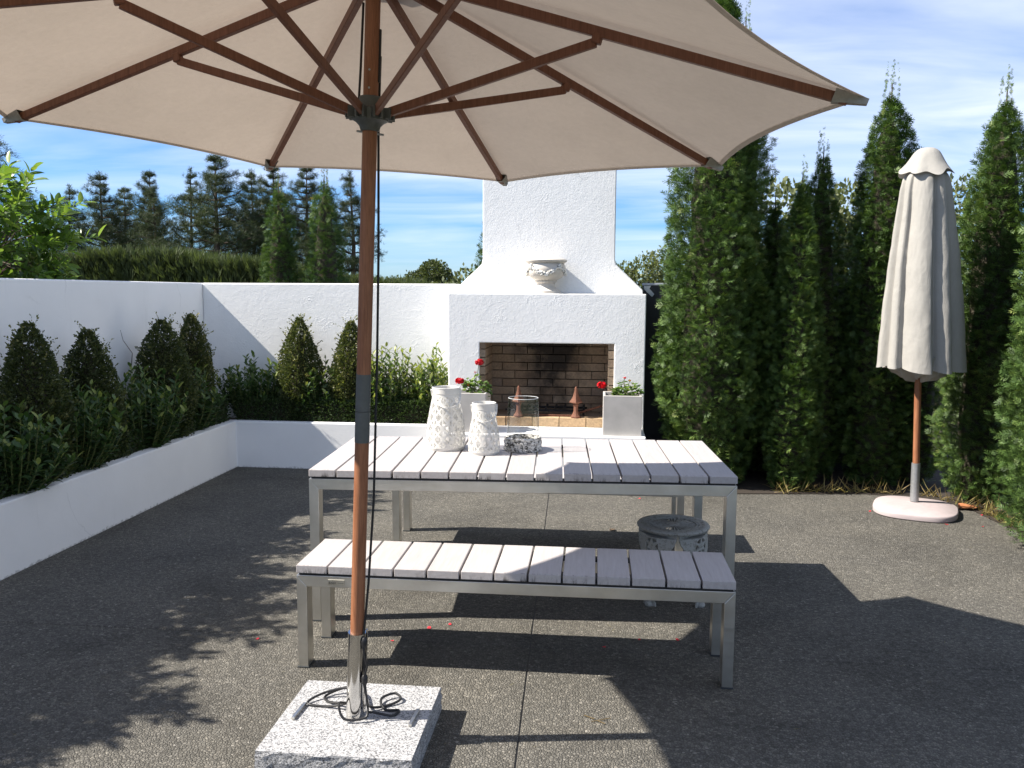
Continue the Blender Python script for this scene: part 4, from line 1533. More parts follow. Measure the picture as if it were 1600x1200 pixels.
def thuja_crown(seed, h, r, n, base_full=0.85, spray=0.105, leader=3, blunt=0.0):
    rg = np.random.default_rng(seed)
    ts = rg.uniform(0, 1, n * 3)
    prof_t = np.array([0, .06, .16, .3, .5, .7, .85, .95, 1.0])
    prof_r = np.array([base_full * .8, base_full * .95, 1.0, .99, .90, .70, .47, .24, .04])
    prof_r = prof_r + blunt * (np.array([base_full * .8, base_full * .95, 1.0, 1.0, .97, .90, .74, .46, .12]) - prof_r)

    def Rf(t_):
        return np.interp(t_, prof_t, prof_r) * r
    keep = rg.uniform(0, 1, len(ts)) < (Rf(ts) / r * .9 + .12)
    ts = ts[keep][:n]
    n = len(ts)
    th = rg.uniform(0, 2 * PI, n)
    ox = seed * 3.17
    lump = np.array([nz3(math.cos(a) * r * 5.0 + ox, math.sin(a) * r * 5.0, z * h * 1.7) * .75 + nz3(math.cos(a) * r * 10 + ox, math.sin(a) * r * 10, z * h * 6.0) * .65 for a, z in zip(th, ts)])
    dep = rg.uniform(0, 1, n) ** 2.0
    rad = Rf(ts) * (1.0 + 0.42 * lump * min(1.0, .32 / r)) * (1 - 0.38 * dep) - spray * .45
    rad = np.maximum(rad, 0.005)
    pos = np.stack([rad * np.cos(th), rad * np.sin(th), .03 + ts * h * .97], 1)
    outw = np.stack([np.cos(th), np.sin(th), np.zeros(n)], 1)
    upw = np.array([0, 0, 1.0])
    tang = np.cross(outw, upw)
    d = outw * rg.uniform(.3, 1.0, (n, 1)) + upw * rg.uniform(-.15, .85, (n, 1)) + tang * rg.normal(size=(n, 1)) * .75
    # flat sprays stand mostly on edge, radially
    hint = tang + rg.normal(size=(n, 3)) * .55 + upw * .1
    F = frames(d, np.cross(norm(d), hint))
    sc = spray * rg.uniform(.65, 1.3, n)
    patch = np.array([nz3(math.cos(a) * 1.5 + 31 + seed, math.sin(a) * 1.5, z * h * 1.3) for a, z in zip(th, ts)])
    tint = np.clip(.44 + .22 * patch + rg.normal(size=n) * .17, 0, .95)
    v, f, ti = scatter(*T_SPRAY, pos, F, sc, tint, .45)
    parts = [(v, f, ti)]
    # loose leaders at the tip
    base = 0
    for k in range(leader):
        a = rg.uniform(0, 2 * PI)
        rr = r * (.22 + .25 * blunt) * rg.uniform(.1, 1) * (k > 0)
        zt0, zt1 = h * rg.uniform(.86, .93), h * (1.0 + (.075 * rg.uniform(.3, 1) if k else .075))
        m_ = 46
        tt = rg.uniform(0, 1, m_)
        px = np.stack([np.cos(a) * rr * (1 - .4 * tt), np.sin(a) * rr * (1 - .4 * tt), zt0 + (zt1 - zt0) * tt], 1)
        dd = np.stack([rg.normal(size=m_) * .7, rg.normal(size=m_) * .7, np.ones(m_) * 1.2], 1)
        v, f, ti = scatter(*T_SPRAY, px, frames(dd), spray * rg.uniform(.35, .75, m_) * (1.1 - tt * .5), np.clip(rg.normal(size=m_) * .15 + .8, 0, 1))
        parts.append((v, f, ti))
    V, Fc, T, b = [], [], [], 0
    for v, f, ti in parts:
        V.append(v)
        Fc.append(f + b)
        T.append(ti)
        b += len(v)
    return np.vstack(V), np.vstack(Fc), np.concatenate(T), Rf


def thuja(seed, loc, h, r, n, label, group, mat=None, **kw):
    n = int(n * (2.9 if label.split()[0] in ('broad', 'small', 'tall') else 2.4))
    kw['spray'] = kw.get('spray', .1) * .70
    tt = thing('columnar_cypress', label, 'cypress', loc, group)
    v, f, ti, Rf = thuja_crown(seed, h, r, n, **kw)
    link('crown', np_mesh('crown', v, f, mat or THUJA, ti), None, tt)
    m_ = MB()
    prof_ = [(max(.012, Rf(t_) * .54), loc[2] + .02 + t_ * h * .94) for t_ in np.linspace(0, 1, 16)]
    m_.lathe([(a, b - loc[2]) for a, b in prof_], loc, 18, wave=lambda r_, z, t_, i: (r_ * (1 + .2 * nz3(math.cos(t_) * 2 + seed, math.sin(t_) * 2, z * 3)), 0))
    m_.build('inner_twigs', TWIG, tt, smooth=True, angle=80)
    m_ = MB()
    m_.tube([Vector(loc) + Vector((0, 0, -.05)), Vector(loc) + Vector((0.005, 0.005, h * .5)), Vector(loc) + Vector((0, 0, h * 1.02))], [max(.02, r * .11), max(.014, r * .07), .004], 8)
    for k in range(3):
        b0 = Vector(loc) + Vector((0, 0, h * (.86 + .02 * k)))
        a = k * 2.1 + seed
        m_.tube([b0, b0 + Vector((math.cos(a) * r * .1, math.sin(a) * r * .1, h * .1))], [.006, .002], 5)
    m_.build('trunk', BARKBROWN, tt, smooth=True)
    return tt


G1 = 'columnar cypresses along the patio edge'
thuja(1, (0.955, 7.17, 0), 4.15, 0.445, 6800, 'broad tall cypress standing right beside the fireplace', G1, spray=.10, blunt=.25)
thuja(2, (1.20, 7.52, 0), 3.85, 0.30, 2900, 'narrow shaded cypress tucked close behind the broadest cypress', G1, spray=.095, blunt=.8)
thuja(3, (1.60, 6.99, 0), 2.50, 0.245, 3300, 'small slim sunlit cypress between the broad cypress and the darker ones', G1, spray=.085)
thuja(4, (1.52, 7.62, 0), 2.40, 0.31, 2300, 'low dark round-topped cypress behind the small slim sunlit one', G1, spray=.095, leader=0)
thuja(5, (1.86, 7.42, 0), 2.78, 0.30, 3200, 'dark pointed cypress with a thin feathery leader in the middle of the row', G1, spray=.09, leader=4)
thuja(6, (2.32, 7.22, 0), 3.22, 0.31, 4600, 'tall cypress directly behind the furled umbrella', G1, spray=.09, leader=6, blunt=.8)
thuja(7, (2.68, 7.35, 0), 2.25, 0.28, 1900, 'short dark cypress in the gap right of the furled umbrella', G1, spray=.09)
thuja(8, (2.98, 6.72, 0), 3.05, 0.32, 4600, 'tall sunlit cypress just right of the furled umbrella', G1, spray=.09, leader=5, blunt=.65)
thuja(9, (3.22, 6.12, 0), 3.05, 0.36, 3200, 'tall cypress on the right edge rising behind the bushiest one', G1, spray=.09, blunt=.5)
thuja(10, (3.10, 5.48, 0), 2.9, 0.53, 5400, 'bushy cypress nearest the camera at the right edge of the patio', G1, spray=.085, base_full=.95)
thuja(11, (3.3, 4.5, 0), 3.0, 0.40, 1600, 'cypress outside the right edge beside the patio', G1, spray=.11)
G2 = 'cypresses beyond the back wall'
thuja(12, (-3.74, 9.62, -.06), 2.86, 0.275, 2000, 'slender cypress beyond the back wall near the corner, left of the two', G2, THUJA_FAR, spray=.105, leader=4, blunt=.6)
thuja(13, (-3.19, 9.62, -.06), 2.95, 0.30, 2000, 'slender cypress beyond the back wall next to the umbrella pole', G2, THUJA_FAR, spray=.105, leader=4, blunt=.45)
thuja(14, (-1.12, 9.5, -.06), 2.85, 0.38, 1800, 'cypress beyond the back wall peeping out left of the chimney', G2, THUJA_FAR, spray=.105, leader=4)
thuja(15, (0.13, 12.0, -.06), 2.36, 0.22, 700, 'thin dark cypress peeping out right of the chimney', G2, THUJA, spray=.12, leader=0)

# ------------------------------------------------------------------ planter shrubs


def topiary(seed, loc, h, r, n, label):
    n = int(n * 3)
    rg = np.random.default_rng(seed + 100)
    tt = thing('cone_shrub', label, 'shrub', loc, 'clipped cone shrubs in the planter')
    t_ = rg.uniform(0, 1, n * 2)
    prof_t = np.array([0, .1, .3, .5, .7, .85, .95, 1.0])
    prof_r = np.array([.82, .93, 1.0, .92, .70, .45, .22, .06])
    keep = rg.uniform(0, 1, len(t_)) < np.interp(t_, prof_t, prof_r) * .9 + .1
    t_ = t_[keep][:n]
    n = len(t_)
    th = rg.uniform(0, 2 * PI, n)
    lump = np.array([nz3(math.cos(a) * 1.3 + seed * 2.3, math.sin(a) * 1.3, z * h * 3) + .5 * nz3(math.cos(a) * 3 + seed, math.sin(a) * 3, z * h * 8) for a, z in zip(th, t_)])
    rad = np.interp(t_, prof_t, prof_r) * r * (1 + .24 * lump) * (1 - .6 * rg.uniform(0, 1, n) ** 1.5)
    pos = np.stack([rad * np.cos(th), rad * np.sin(th), t_ * h], 1)
    d = np.stack([np.cos(th), np.sin(th), rg.uniform(.0, 1.3, n)], 1) + rg.normal(size=(n, 3)) * .5
    v, f, ti = scatter(*T_LEAF2, pos, frames(d), rg.uniform(.016, .028, n), np.clip(.45 + rg.normal(size=n) * .2, 0, 1))
    V, Fc, T = [v], [f], [ti]
    b = len(v)
    # stray shoots
    for k in range(85):
        a = rg.uniform(0, 2 * PI)
        tz = rg.uniform(.2, 1.0) ** .8
        r0 = np.interp(tz, prof_t, prof_r) * r
        L = rg.uniform(.02, .06) + .07 * rg.uniform() ** 4
        dd = np.array([math.cos(a) * .8, math.sin(a) * .8, rg.uniform(.3, 1.4)])
        dd /= np.linalg.norm(dd)
        m_ = 9
        pp = np.array([r0 * math.cos(a), r0 * math.sin(a), tz * h]) + dd * np.linspace(0, L, m_)[:, None]
        v, f, ti = scatter(*T_LEAF2, pp, frames(dd + rg.normal(size=(m_, 3)) * .7), rg.uniform(.014, .024, m_), np.clip(rg.normal(size=m_) * .15 + .8, 0, 1))
        V.append(v)
        Fc.append(f + b)
        T.append(ti)
        b += len(v)
    link('foliage', np_mesh('foliage', np.vstack(V), np.vstack(Fc), YEW, np.concatenate(T)), None, tt)['kind'] = 'stuff'
    m_ = MB()
    m_.lathe([(np.interp(q, prof_t, prof_r) * r * .5, q * h * .86) for q in np.linspace(0, 1, 10)], loc, 14)
    m_.build('inner_twigs', TWIG, tt, smooth=True, angle=80)
    MB().tube([Vector(loc) + Vector((0, 0, -.06)), Vector(loc) + Vector((0, 0, h * .6))], [.018, .008], 7).build('stem', BARKBROWN, tt, smooth=True)
    return tt


PZ = 0.37
topiary(1, (-3.52, 4.86, PZ), 1.02, 0.225, 5600, 'clipped cone shrub nearest the camera in the left bed')
topiary(2, (-3.53, 5.47, PZ), 0.95, 0.215, 5200, 'clipped cone shrub in the left bed with spiky stray shoots, second from the camera')
topiary(3, (-3.50, 6.42, PZ), 0.99, 0.245, 5600, 'widest clipped cone shrub in the left bed, its tip catching sunlight')
topiary(4, (-3.55, 7.02, PZ), 1.02, 0.190, 4600, 'narrow clipped cone shrub in the corner where the white walls meet')
topiary(5, (-2.75, 7.50, PZ), 0.98, 0.215, 5200, 'sunlit clipped cone shrub alone against the white back wall')
topiary(6, (-2.26, 7.50, PZ), 0.95, 0.205, 5200, 'clipped cone shrub half hidden behind the umbrella pole')

leafmats = []
leaf_meshes = []
for k in range(4):
    me = np_mesh('leaf', T_LEAF[0], T_LEAF[1], LAUREL, np.full(len(T_LEAF[0]), [.35, .55, .72, .97][k]), smooth=True)
    leaf_meshes.append(me)


def laurel(seed, loc, h, rx, ry, n_leaf, n_parts, label, lsize=0.062, bright=0.0):
    n_leaf = int(n_leaf * 1.9)
    rx, ry = rx * 1.1, ry * 1.12
    rg = np.random.default_rng(seed + 300)
    tt = thing('leafy_shrub', label, 'shrub', loc, 'leafy laurel shrubs in the planter')
    m_ = MB()
    P, D, Tt = [], [], []
    nst = max(8, int(n_leaf / 26))
    for k in range(nst):
        a = rg.uniform(0, 2 * PI)
        e = math.sqrt(rg.uniform(0.02, 1))
        top = np.array([rx * e * math.cos(a), ry * e * math.sin(a), h * rg.uniform(.50, .93) * (1 - .38 * e ** 2) + (h * .1 if k % 6 == 0 else 0)])
        b0 = np.array([rx * .3 * e * math.cos(a), ry * .3 * e * math.sin(a), 0])
        mid = (b0 + top) / 2 + np.array([rx * .12 * math.cos(a), ry * .12 * math.sin(a), .02])
        L = Vector(loc)
        m_.tube([L + Vector(b0), L + Vector(mid), L + Vector(top)], [.004, .003, .0015], 5)
        for q in range(26):
            f_ = 0.10 + .90 * (q + rg.uniform()) / 26
            p = (1 - f_) ** 2 * b0 + 2 * f_ * (1 - f_) * mid + f_ ** 2 * top
            an = q * 2.4 + k
            tipness = f_ ** 3
            d = np.array([math.cos(an), math.sin(an), .25 + 1.1 * tipness]) + rg.normal(size=3) * .25
            P.append(p)
            D.append(d)
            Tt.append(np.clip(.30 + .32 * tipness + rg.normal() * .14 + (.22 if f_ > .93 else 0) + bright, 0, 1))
    P, D, Tt = np.array(P), np.array(D), np.array(Tt)
    n = len(P)
    hint = np.tile([0., 0., 1.], (n, 1)) + rg.normal(size=(n, 3)) * .35
    F = frames(D, hint)
    sc = lsize * rg.uniform(.65, 1.2, n)
    # the leaves nearest the viewer's side and the top are objects of their own
    key = -P[:, 1] * .6 + P[:, 0] * .35 + P[:, 2] * 1.1 + rg.uniform(-.05, .05, n)
    order = np.argsort(-key)
    pick, rest = order[:n_parts], order[n_parts:]
    v, f, ti = scatter(*T_LEAF, P[rest], F[rest], sc[rest], Tt[rest])
    link('foliage', np_mesh('foliage', v, f, LAUREL, ti, smooth=True), None, tt)['kind'] = 'stuff'
    for i in pick:
        k = int(np.digitize(Tt[i], [.42, .62, .86]))
        o = bpy.data.objects.new('leaf', leaf_meshes[k])
        COL.objects.link(o)
        o.parent = tt
        o.matrix_local = Matrix.Translation(P[i]) @ Matrix(F[i].tolist()).to_4x4() @ Matrix.Scale(sc[i], 4)
    m_.build('stems', STEMGREEN, tt, smooth=True)
    return tt


laurel(1, (-3.43, 4.52, PZ), 0.62, 0.30, 0.34, 1150, 110, 'dark leafy shrub at the left picture edge before the first cone shrub', .064)
laurel(2, (-3.44, 5.13, PZ), 0.72, 0.27, 0.32, 1150, 110, 'leafy shrub between the two cone shrubs nearest the camera', .062)
laurel(3, (-3.43, 5.98, PZ), 0.76, 0.27, 0.36, 1250, 110, 'leafy shrub with yellow-green tips before the widest cone shrub', .060)
laurel(4, (-3.46, 6.76, PZ), 0.68, 0.25, 0.25, 800, 60, 'small leafy shrub between the widest and the corner cone shrubs', .058)
laurel(5, (-3.20, 7.49, PZ), 0.70, 0.34, 0.20, 1150, 80, 'leafy shrub in the wall shadow between the corner and the sunlit cone', .064)
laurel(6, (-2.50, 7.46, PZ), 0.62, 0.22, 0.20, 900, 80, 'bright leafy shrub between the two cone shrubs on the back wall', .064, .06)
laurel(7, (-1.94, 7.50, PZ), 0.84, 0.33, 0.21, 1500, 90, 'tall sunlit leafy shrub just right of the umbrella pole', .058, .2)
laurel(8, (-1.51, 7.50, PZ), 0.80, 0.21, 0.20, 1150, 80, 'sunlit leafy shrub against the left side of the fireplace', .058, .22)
# thin bare shoot
o = MB().tube([(-3.55, 6.02, .9), (-3.56, 6.08, 1.12), (-3.60, 6.03, 1.22), (-3.60, 6.0, 1.30)], [.004, .003, .002, .0015], 5).build('bare_shoot', BARKBROWN, smooth=True, org=(-3.55, 6.02, .9))
tag(o, 'thin bare twig standing up against the side wall', 'twig')


def box_hedge(label, fn, n, org, top):
    rg = np.random.default_rng(len(label))
    tt = thing('box_hedge', label, 'hedge', org, 'low box hedges edging the planter')
    u = rg.uniform(0, 1, n)
    pos, outw = [], []
    for q in u:
        p, o_ = fn(q, rg)
        pos.append(p)
        outw.append(o_)
    pos, outw = np.array(pos), np.array(outw)
    lump = np.array([nz3(*(p * 5)) for p in pos])
    pos += outw * (lump * .025)[:, None]
    d = outw + rg.normal(size=(n, 3)) * .6 + np.array([0, 0, .35])
    v, f, ti = scatter(*T_LEAF2, pos - np.array(org), frames(d), rg.uniform(.015, .027, n), np.clip(.45 + rg.normal(size=n) * .2, 0, 1))
    link('foliage', np_mesh('foliage', v, f, BOX, ti), None, tt)['kind'] = 'stuff'
    return tt


def hedge_fn(along, x0, x1, a0, a1, z0, z1):
    """points over the front, top and back faces of a rounded hedge section"""
    def fn(q, rg):
        a = a0 + (a1 - a0) * q
        s_ = rg.uniform(0, 2.4)
        w_ = x1 - x0
        if s_ < 1.0:
            p, o_ = (x1 - .03 * (s_ - .5) ** 2, z0 + (z1 - z0) * s_), (1, .1)
        elif s_ < 1.9:
            p, o_ = (x1 - w_ * (s_ - 1) / .9, z1 + .03 * math.sin((s_ - 1) / .9 * PI)), (.2, 1)
        else:
            p, o_ = (x0 + .3 * w_, z0 + (z1 - z0) * (s_ - 1.9) * 2), (-.3, .4)
        dep = rg.uniform(0, 1) ** 2 * .05
        if along == 'y':
            return np.array([p[0] - o_[0] * dep, a, p[1] - o_[1] * dep]), np.array([o_[0], 0, o_[1]])
        return np.array([a, -(p[0] - o_[0] * dep), p[1] - o_[1] * dep]), np.array([0, -o_[0], o_[1]])
    return fn


box_hedge('low clipped hedge along the inside of the left planter wall', hedge_fn('y', -3.62, -3.345, 2.6, 7.25, .40, .66), 32000, (-3.4, 5.4, .37), .64)
MB().box(-3.60, -3.38, 2.6, 7.3, .36, .63).build('inner_twigs', TWIG, bpy.data.objects['box_hedge'])
bh2 = box_hedge('low clipped hedge along the inside of the back planter wall', hedge_fn('x', -7.62, -7.30, -3.3, -1.36, .40, .61), 15000, (-2.3, 7.4, .37), .62)
MB().box(-3.3, -1.36, 7.34, 7.58, .36, .58).build('inner_twigs', TWIG, bh2)

# ------------------------------------------------------------------ lemon trees behind the side wall
lem_meshes = [np_mesh('leaf', T_LEAF[0] * np.array([1.15, 1, 1]), T_LEAF[1], CITRUS, np.full(len(T_LEAF[0]), q), smooth=True) for q in (.25, .5, .7, .95)]


def lemon_tree(seed, loc, h, r, n, n_parts, label, zlow=1.3, lsize=.108):
    rg = np.random.default_rng(seed + 500)
    tt = thing('lemon_tree', label, 'tree', loc, 'broad leaved trees behind the side wall')
    L = Vector(loc)
    m_ = MB()
    m_.tube([L, L + Vector((.03, 0, zlow * .6)), L + Vector((0, .03, h * .7))], [.05, .04, .02], 8)
    m_.build('trunk', BARKBROWN, tt, smooth=True)
    m_ = MB()
    P, D, Tt = [], [], []
    nt = n // 14
    for k in range(nt):
        d0 = norm(rg.normal(size=3) * np.array([1, 1, .9]))
        e = rg.uniform(.35, 1) ** .5
        c = np.array([0, 0, (h + zlow) / 2])
        rad = np.array([r, r, (h - zlow) / 2 * 1.02])
        wob = 1 + .22 * nz3(d0[0] * 2 + seed, d0[1] * 2, d0[2] * 2)
        tip = c + d0 * rad * e * wob
        st_ = c + (tip - c) * .45 + np.array([0, 0, -.05])
        if k % 3 == 0:
            m_.tube([L + Vector(c * np.array([1, 1, .8])), L + Vector(st_), L + Vector(tip)], [.012, .006, .002], 5)
        for q in range(14):
            f_ = q / 13
            p = tip + (st_ - tip) * (1 - f_) * .5
            an = q * 2.4 + k
            ax = norm(tip - st_ + np.array([0, 0, .15]))
            sdv = norm(np.cross(ax, [0.3, .2, 1])); s2 = np.cross(ax, sdv)
            d = sdv * math.cos(an) + s2 * math.sin(an) + ax * (.4 + .8 * f_) + np.array([0, 0, -.15])
            P.append(p)
            D.append(d)
            Tt.append(np.clip(.35 + .35 * f_ * e + rg.normal() * .15, 0, 1))
    P, D, Tt = np.array(P), np.array(D), np.array(Tt)
    nn = len(P)
    F = frames(D, np.tile([0., 0., 1.], (nn, 1)) + rg.normal(size=(nn, 3)) * .35)
    sc = lsize * rg.uniform(.6, 1.15, nn)
    key = -P[:, 1] + P[:, 0] * .9 + P[:, 2] * .5
    key[P[:, 2] < ZW - .1] -= 3
    order = np.argsort(-key)
    pick, rest = order[:n_parts], order[n_parts:]
    v, f, ti = scatter(*T_LEAF, P[rest], F[rest], sc[rest], Tt[rest])
    link('foliage', np_mesh('foliage', v, f, CITRUS, ti, smooth=True), None, tt)['kind'] = 'stuff'
    for i in pick:
        o = bpy.data.objects.new('leaf', lem_meshes[int(np.digitize(Tt[i], [.38, .6, .85]))])
        COL.objects.link(o)
        o.parent = tt
        o.matrix_local = Matrix.Translation(P[i]) @ Matrix(F[i].tolist()).to_4x4() @ Matrix.Scale(sc[i], 4)
    m_.build('branches', BARKBROWN, tt, smooth=True)
    return tt


lemon_tree(1, (-4.62, 5.80, -.06), 2.76, .80, 3600, 280, 'bright green broad-leaved tree leaning over the side wall at the left edge')
lemon_tree(2, (-4.55, 4.65, -.06), 2.50, .72, 3600, 0, 'broad-leaved tree outside the frame behind the middle of the side wall')
lemon_tree(3, (-4.55, 3.55, -.06), 2.85, .84, 4200, 0, 'tallest broad-leaved tree outside the frame behind the side wall')
lemon_tree(4, (-4.60, 2.45, -.06), 2.75, .84, 3800, 0, 'broad-leaved tree outside the frame behind the near end of the side wall')
lemon_tree(5, (-4.6, 1.3, -.06), 2.85, .9, 3400, 0, 'broad-leaved tree outside the frame behind the side wall beside the camera')

# ------------------------------------------------------------------ far planting


def pine_tree(seed, loc, h, spread, label, scale=1.0):
    rg = np.random.default_rng(seed + 700)
    tt = thing('pine_tree', label, 'pine', loc, 'dark pines on the skyline')
    L = Vector(loc)
    m_ = MB()
    bend = rg.normal(size=2) * .15
    m_.tube([L + Vector((0, 0, -.3)), L + Vector((bend[0], bend[1], h * .5)), L + Vector((0, 0, h * .99))], [h * .022, h * .014, .02], 8)
    P, D, S, T = [], [], [], []
    z = h * rg.uniform(.10, .18)
    while z < h * .985:
        t_ = z / h
        reach = spread * np.interp(t_, [0, .2, .45, .75, 1], [.60, .95, 1.0, .66, .10])
        nb = rg.integers(5, 8)
        a0 = rg.uniform(0, 6.28)
        for k in range(nb):
            if rg.uniform() < .14:
                continue
            a = a0 + k * 2 * PI / nb + rg.normal() * .3
            Lb = reach * rg.uniform(.35, 1.22)
            rise = Lb * rg.uniform(.05, .55)
            dirv = np.array([math.cos(a), math.sin(a), 0])
            st_ = np.array([0, 0, z])
            tip = st_ + dirv * Lb + np.array([0, 0, rise])
            m_.tube([L + Vector(st_), L + Vector(st_ + dirv * Lb * .6 + np.array([0, 0, rise * .35])), L + Vector(tip)], [.05 * h / 9, .03 * h / 9, .012], 4, cap=False)
            nc = int(4 + Lb * 12)
            for q in range(nc):
                f_ = rg.uniform(.25, 1.0) ** .7
                c = st_ + dirv * Lb * f_ + np.array([0, 0, rise * f_ ** 1.6])
                c = c + rg.normal(size=3) * np.array([.26, .26, .15]) * (.12 + .88 * Lb / spread)
                for w_ in range(5):
                    P.append(c + rg.normal(size=3) * (.03 + .09 * min(1, Lb / spread)))
                    D.append(dirv * .6 + np.array([0, 0, 1.0]) + rg.normal(size=3) * .5)
                    S.append(rg.uniform(.16, .30) * (.6 + .4 * min(1, Lb / spread * 1.5)))
                    T.append(np.clip(.47 + rg.normal() * .2, 0, 1))
        z += h * rg.uniform(.036, .060)
    for q in range(26):
        P.append(np.array([rg.normal() * .07, rg.normal() * .07, h * rg.uniform(.94, 1.0)]))
        D.append(np.array([0, 0, 1.]) + rg.normal(size=3) * .4)
        S.append(.25)
        T.append(.5)
    v, f, ti = scatter(*T_TUFT, np.array(P), frames(np.array(D)), np.array(S), np.array(T), .3)
    link('crown', np_mesh('crown', v, f, PINE, ti), None, tt)
    m_.build('trunk', BARKBROWN, tt, smooth=True)
    tt.scale = (scale,) * 3
    return tt


PY = 45.0
pt = [pine_tree(1, (0, 0, 0), 9.0, 2.0, 'x'), pine_tree(2, (0, 0, 0), 9.0, 1.75, 'x'), pine_tree(3, (0, 0, 0), 9.0, 2.3, 'x')]
pines = [
    (0, -34.0, 44, 10.4, 1.35, 'largest dark pine, above the bright green tree at the left edge'),
    (1, -30.3, 46, 7.6, 0.95, 'thin dark pine just right of the bright green tree'),
    (0, -27.8, 45, 8.15, 0.95, 'dark broad-crowned pine in the left skyline group, beside the thin one'),
    (2, -26.0, 47, 8.5, 0.75, 'pointed pine on the left side of the wide gap of sky'),
    (1, -24.2, 44, 7.2, 0.85, 'shortest pine, just right of the wide gap of sky'),
    (1, -23.0, 46, 8.5, 0.80, 'narrow pine beside the tallest middle pine with bare lower trunk'),
    (2, -20.6, 44, 8.85, 1.08, 'tallest bushy pine in the middle of the skyline'),
    (0, -18.2, 46, 8.7, 1.0, 'pine rising behind the left slender cypress'),
    (2, -15.9, 45, 8.4, 0.92, 'pine between the two slender cypresses under the umbrella edge'),
    (1, -13.5, 45, 8.1, 0.98, 'pine immediately left of the umbrella pole'),
    (0, -22.0, 52, 9.2, .85, 'pine set back behind the tallest middle pine'),
    (2, -30.5, 52, 8.2, .9, 'pine set back between the left-hand pines'),
]
used = set()
for v_, x, y, h, wx, lab in pines:
    s = h / 9.0
    sc = (s * wx, s * wx, s)
    if v_ not in used:
        used.add(v_)
        o = pt[v_]
        o.location, o.scale = (x, y, -.06), sc
        o['label'] = lab
    else:
        copy_tree(pt[v_], (x, y, -.06), lab, sc, rotz=x * 1.7)


def blades_hedge(name, label, x0, x1, y0, y1, ztop, n, mat, size, cat='hedge', group=None, seed=1):
    rg = np.random.default_rng(seed + 900)
    org = ((x0 + x1) / 2, (y0 + y1) / 2, -.06)
    tt = thing(name, label, cat, org, group)
    x = rg.uniform(x0, x1, n)
    y = y0 + (y1 - y0) * rg.uniform(0, 1, n) ** 1.6
    top = np.array([ztop(a) * (1 + .09 * nz3(a * .9, b * .9, seed) + .04 * nz3(a * 3.1, b * 3, seed)) for a, b in zip(x, y)])
    z = top * (1 - .75 * rg.uniform(0, 1, n) ** 1.7)
    pos = np.stack([x, y - .25 * nz3(1, 2, 3), z], 1) - np.array(org)
    d = np.stack([rg.normal(size=n) * .35, rg.normal(size=n) * .35 - .15, np.ones(n)], 1)
    v, f, ti = scatter(*T_PLUME, pos, frames(d), size * rg.uniform(.6, 1.3, n), np.clip(.34 + rg.normal(size=n) * .12, 0, 1), .45)
    link('foliage', np_mesh('foliage', v, f, mat, ti), None, tt)['kind'] = 'stuff'
    MB().box(x0, x1, (y0 + y1) / 2, y1, -.06, min(ztop(x0), ztop(x1)) * .85).build('inner_twigs', TWIG, tt)
    return tt


blades_hedge('feathery_hedge', 'long feathery olive-brown hedge beyond the back wall under the pines', -13.5, -5.6, 15.6, 17.2, lambda a: np.interp(a, [-14, -10.6, -8.6, -6.6, -5], [2.05, 2.10, 2.16, 1.97, 1.82]), 27000, OLIVEHEDGE, .30)
blades_hedge('feathery_hedge', 'low dark hedge beyond the back wall right of the umbrella pole', -5.6, -3.4, 15.6, 17.0, lambda a: np.interp(a, [-5.6, -4.6, -3.4], [1.76, 1.72, 1.62]), 10000, OLIVEHEDGE, .22, seed=2)


def leafy_crown(name, label, cat, loc, blobs, n, leaf, mat, group=None, seed=1, trunk=.12):
    rg = np.random.default_rng(seed + 1100)
    tt = thing(name, label, cat, loc, group)
    P, T, D = [], [], []
    vol = np.array([b[3] * b[4] * b[5] for b in blobs]) ** .67
    for (bx, by, bz, rx, ry, rz), k in zip(blobs, (vol / vol.sum() * n).astype(int)):
        d = norm(rg.normal(size=(k, 3)))
        wob = np.array([1 + .22 * nz3(q[0] * 2.6 + bx, q[1] * 2.6, q[2] * 2.6 + bz) + .14 * nz3(q[0] * 6 + bx, q[1] * 6, q[2] * 6) for q in d])
        P.append(np.array([bx, by, bz]) + d * np.array([rx, ry, rz]) * (wob * (1 - .45 * rg.uniform(0, 1, k) ** 2))[:, None])
        D.append(d + rg.normal(size=(k, 3)) * .7 + np.array([0, 0, .3]))
        T.append(np.clip(.47 + rg.normal(size=k) * .2, 0, 1))
    P, T, D = np.vstack(P), np.concatenate(T), np.vstack(D)
    v, f, ti = scatter(*T_LEAF2, P, frames(D), leaf * rg.uniform(.6, 1.3, len(P)), T)
    link('crown', np_mesh('crown', v, f, mat, ti), None, tt)
    m_ = MB()
    L = Vector(loc)
    zt_ = max(b[2] for b in blobs)
    m_.tube([L, L + Vector((0, 0, zt_ * .9))], [trunk, trunk * .4], 7)
    for b in blobs:
        m_.tube([L + Vector((0, 0, b[2] * .45)), L + Vector((b[0], b[1], b[2]))], [trunk * .45, trunk * .12], 5)
    m_.build('trunk', BARKBROWN, tt, smooth=True)
    return tt


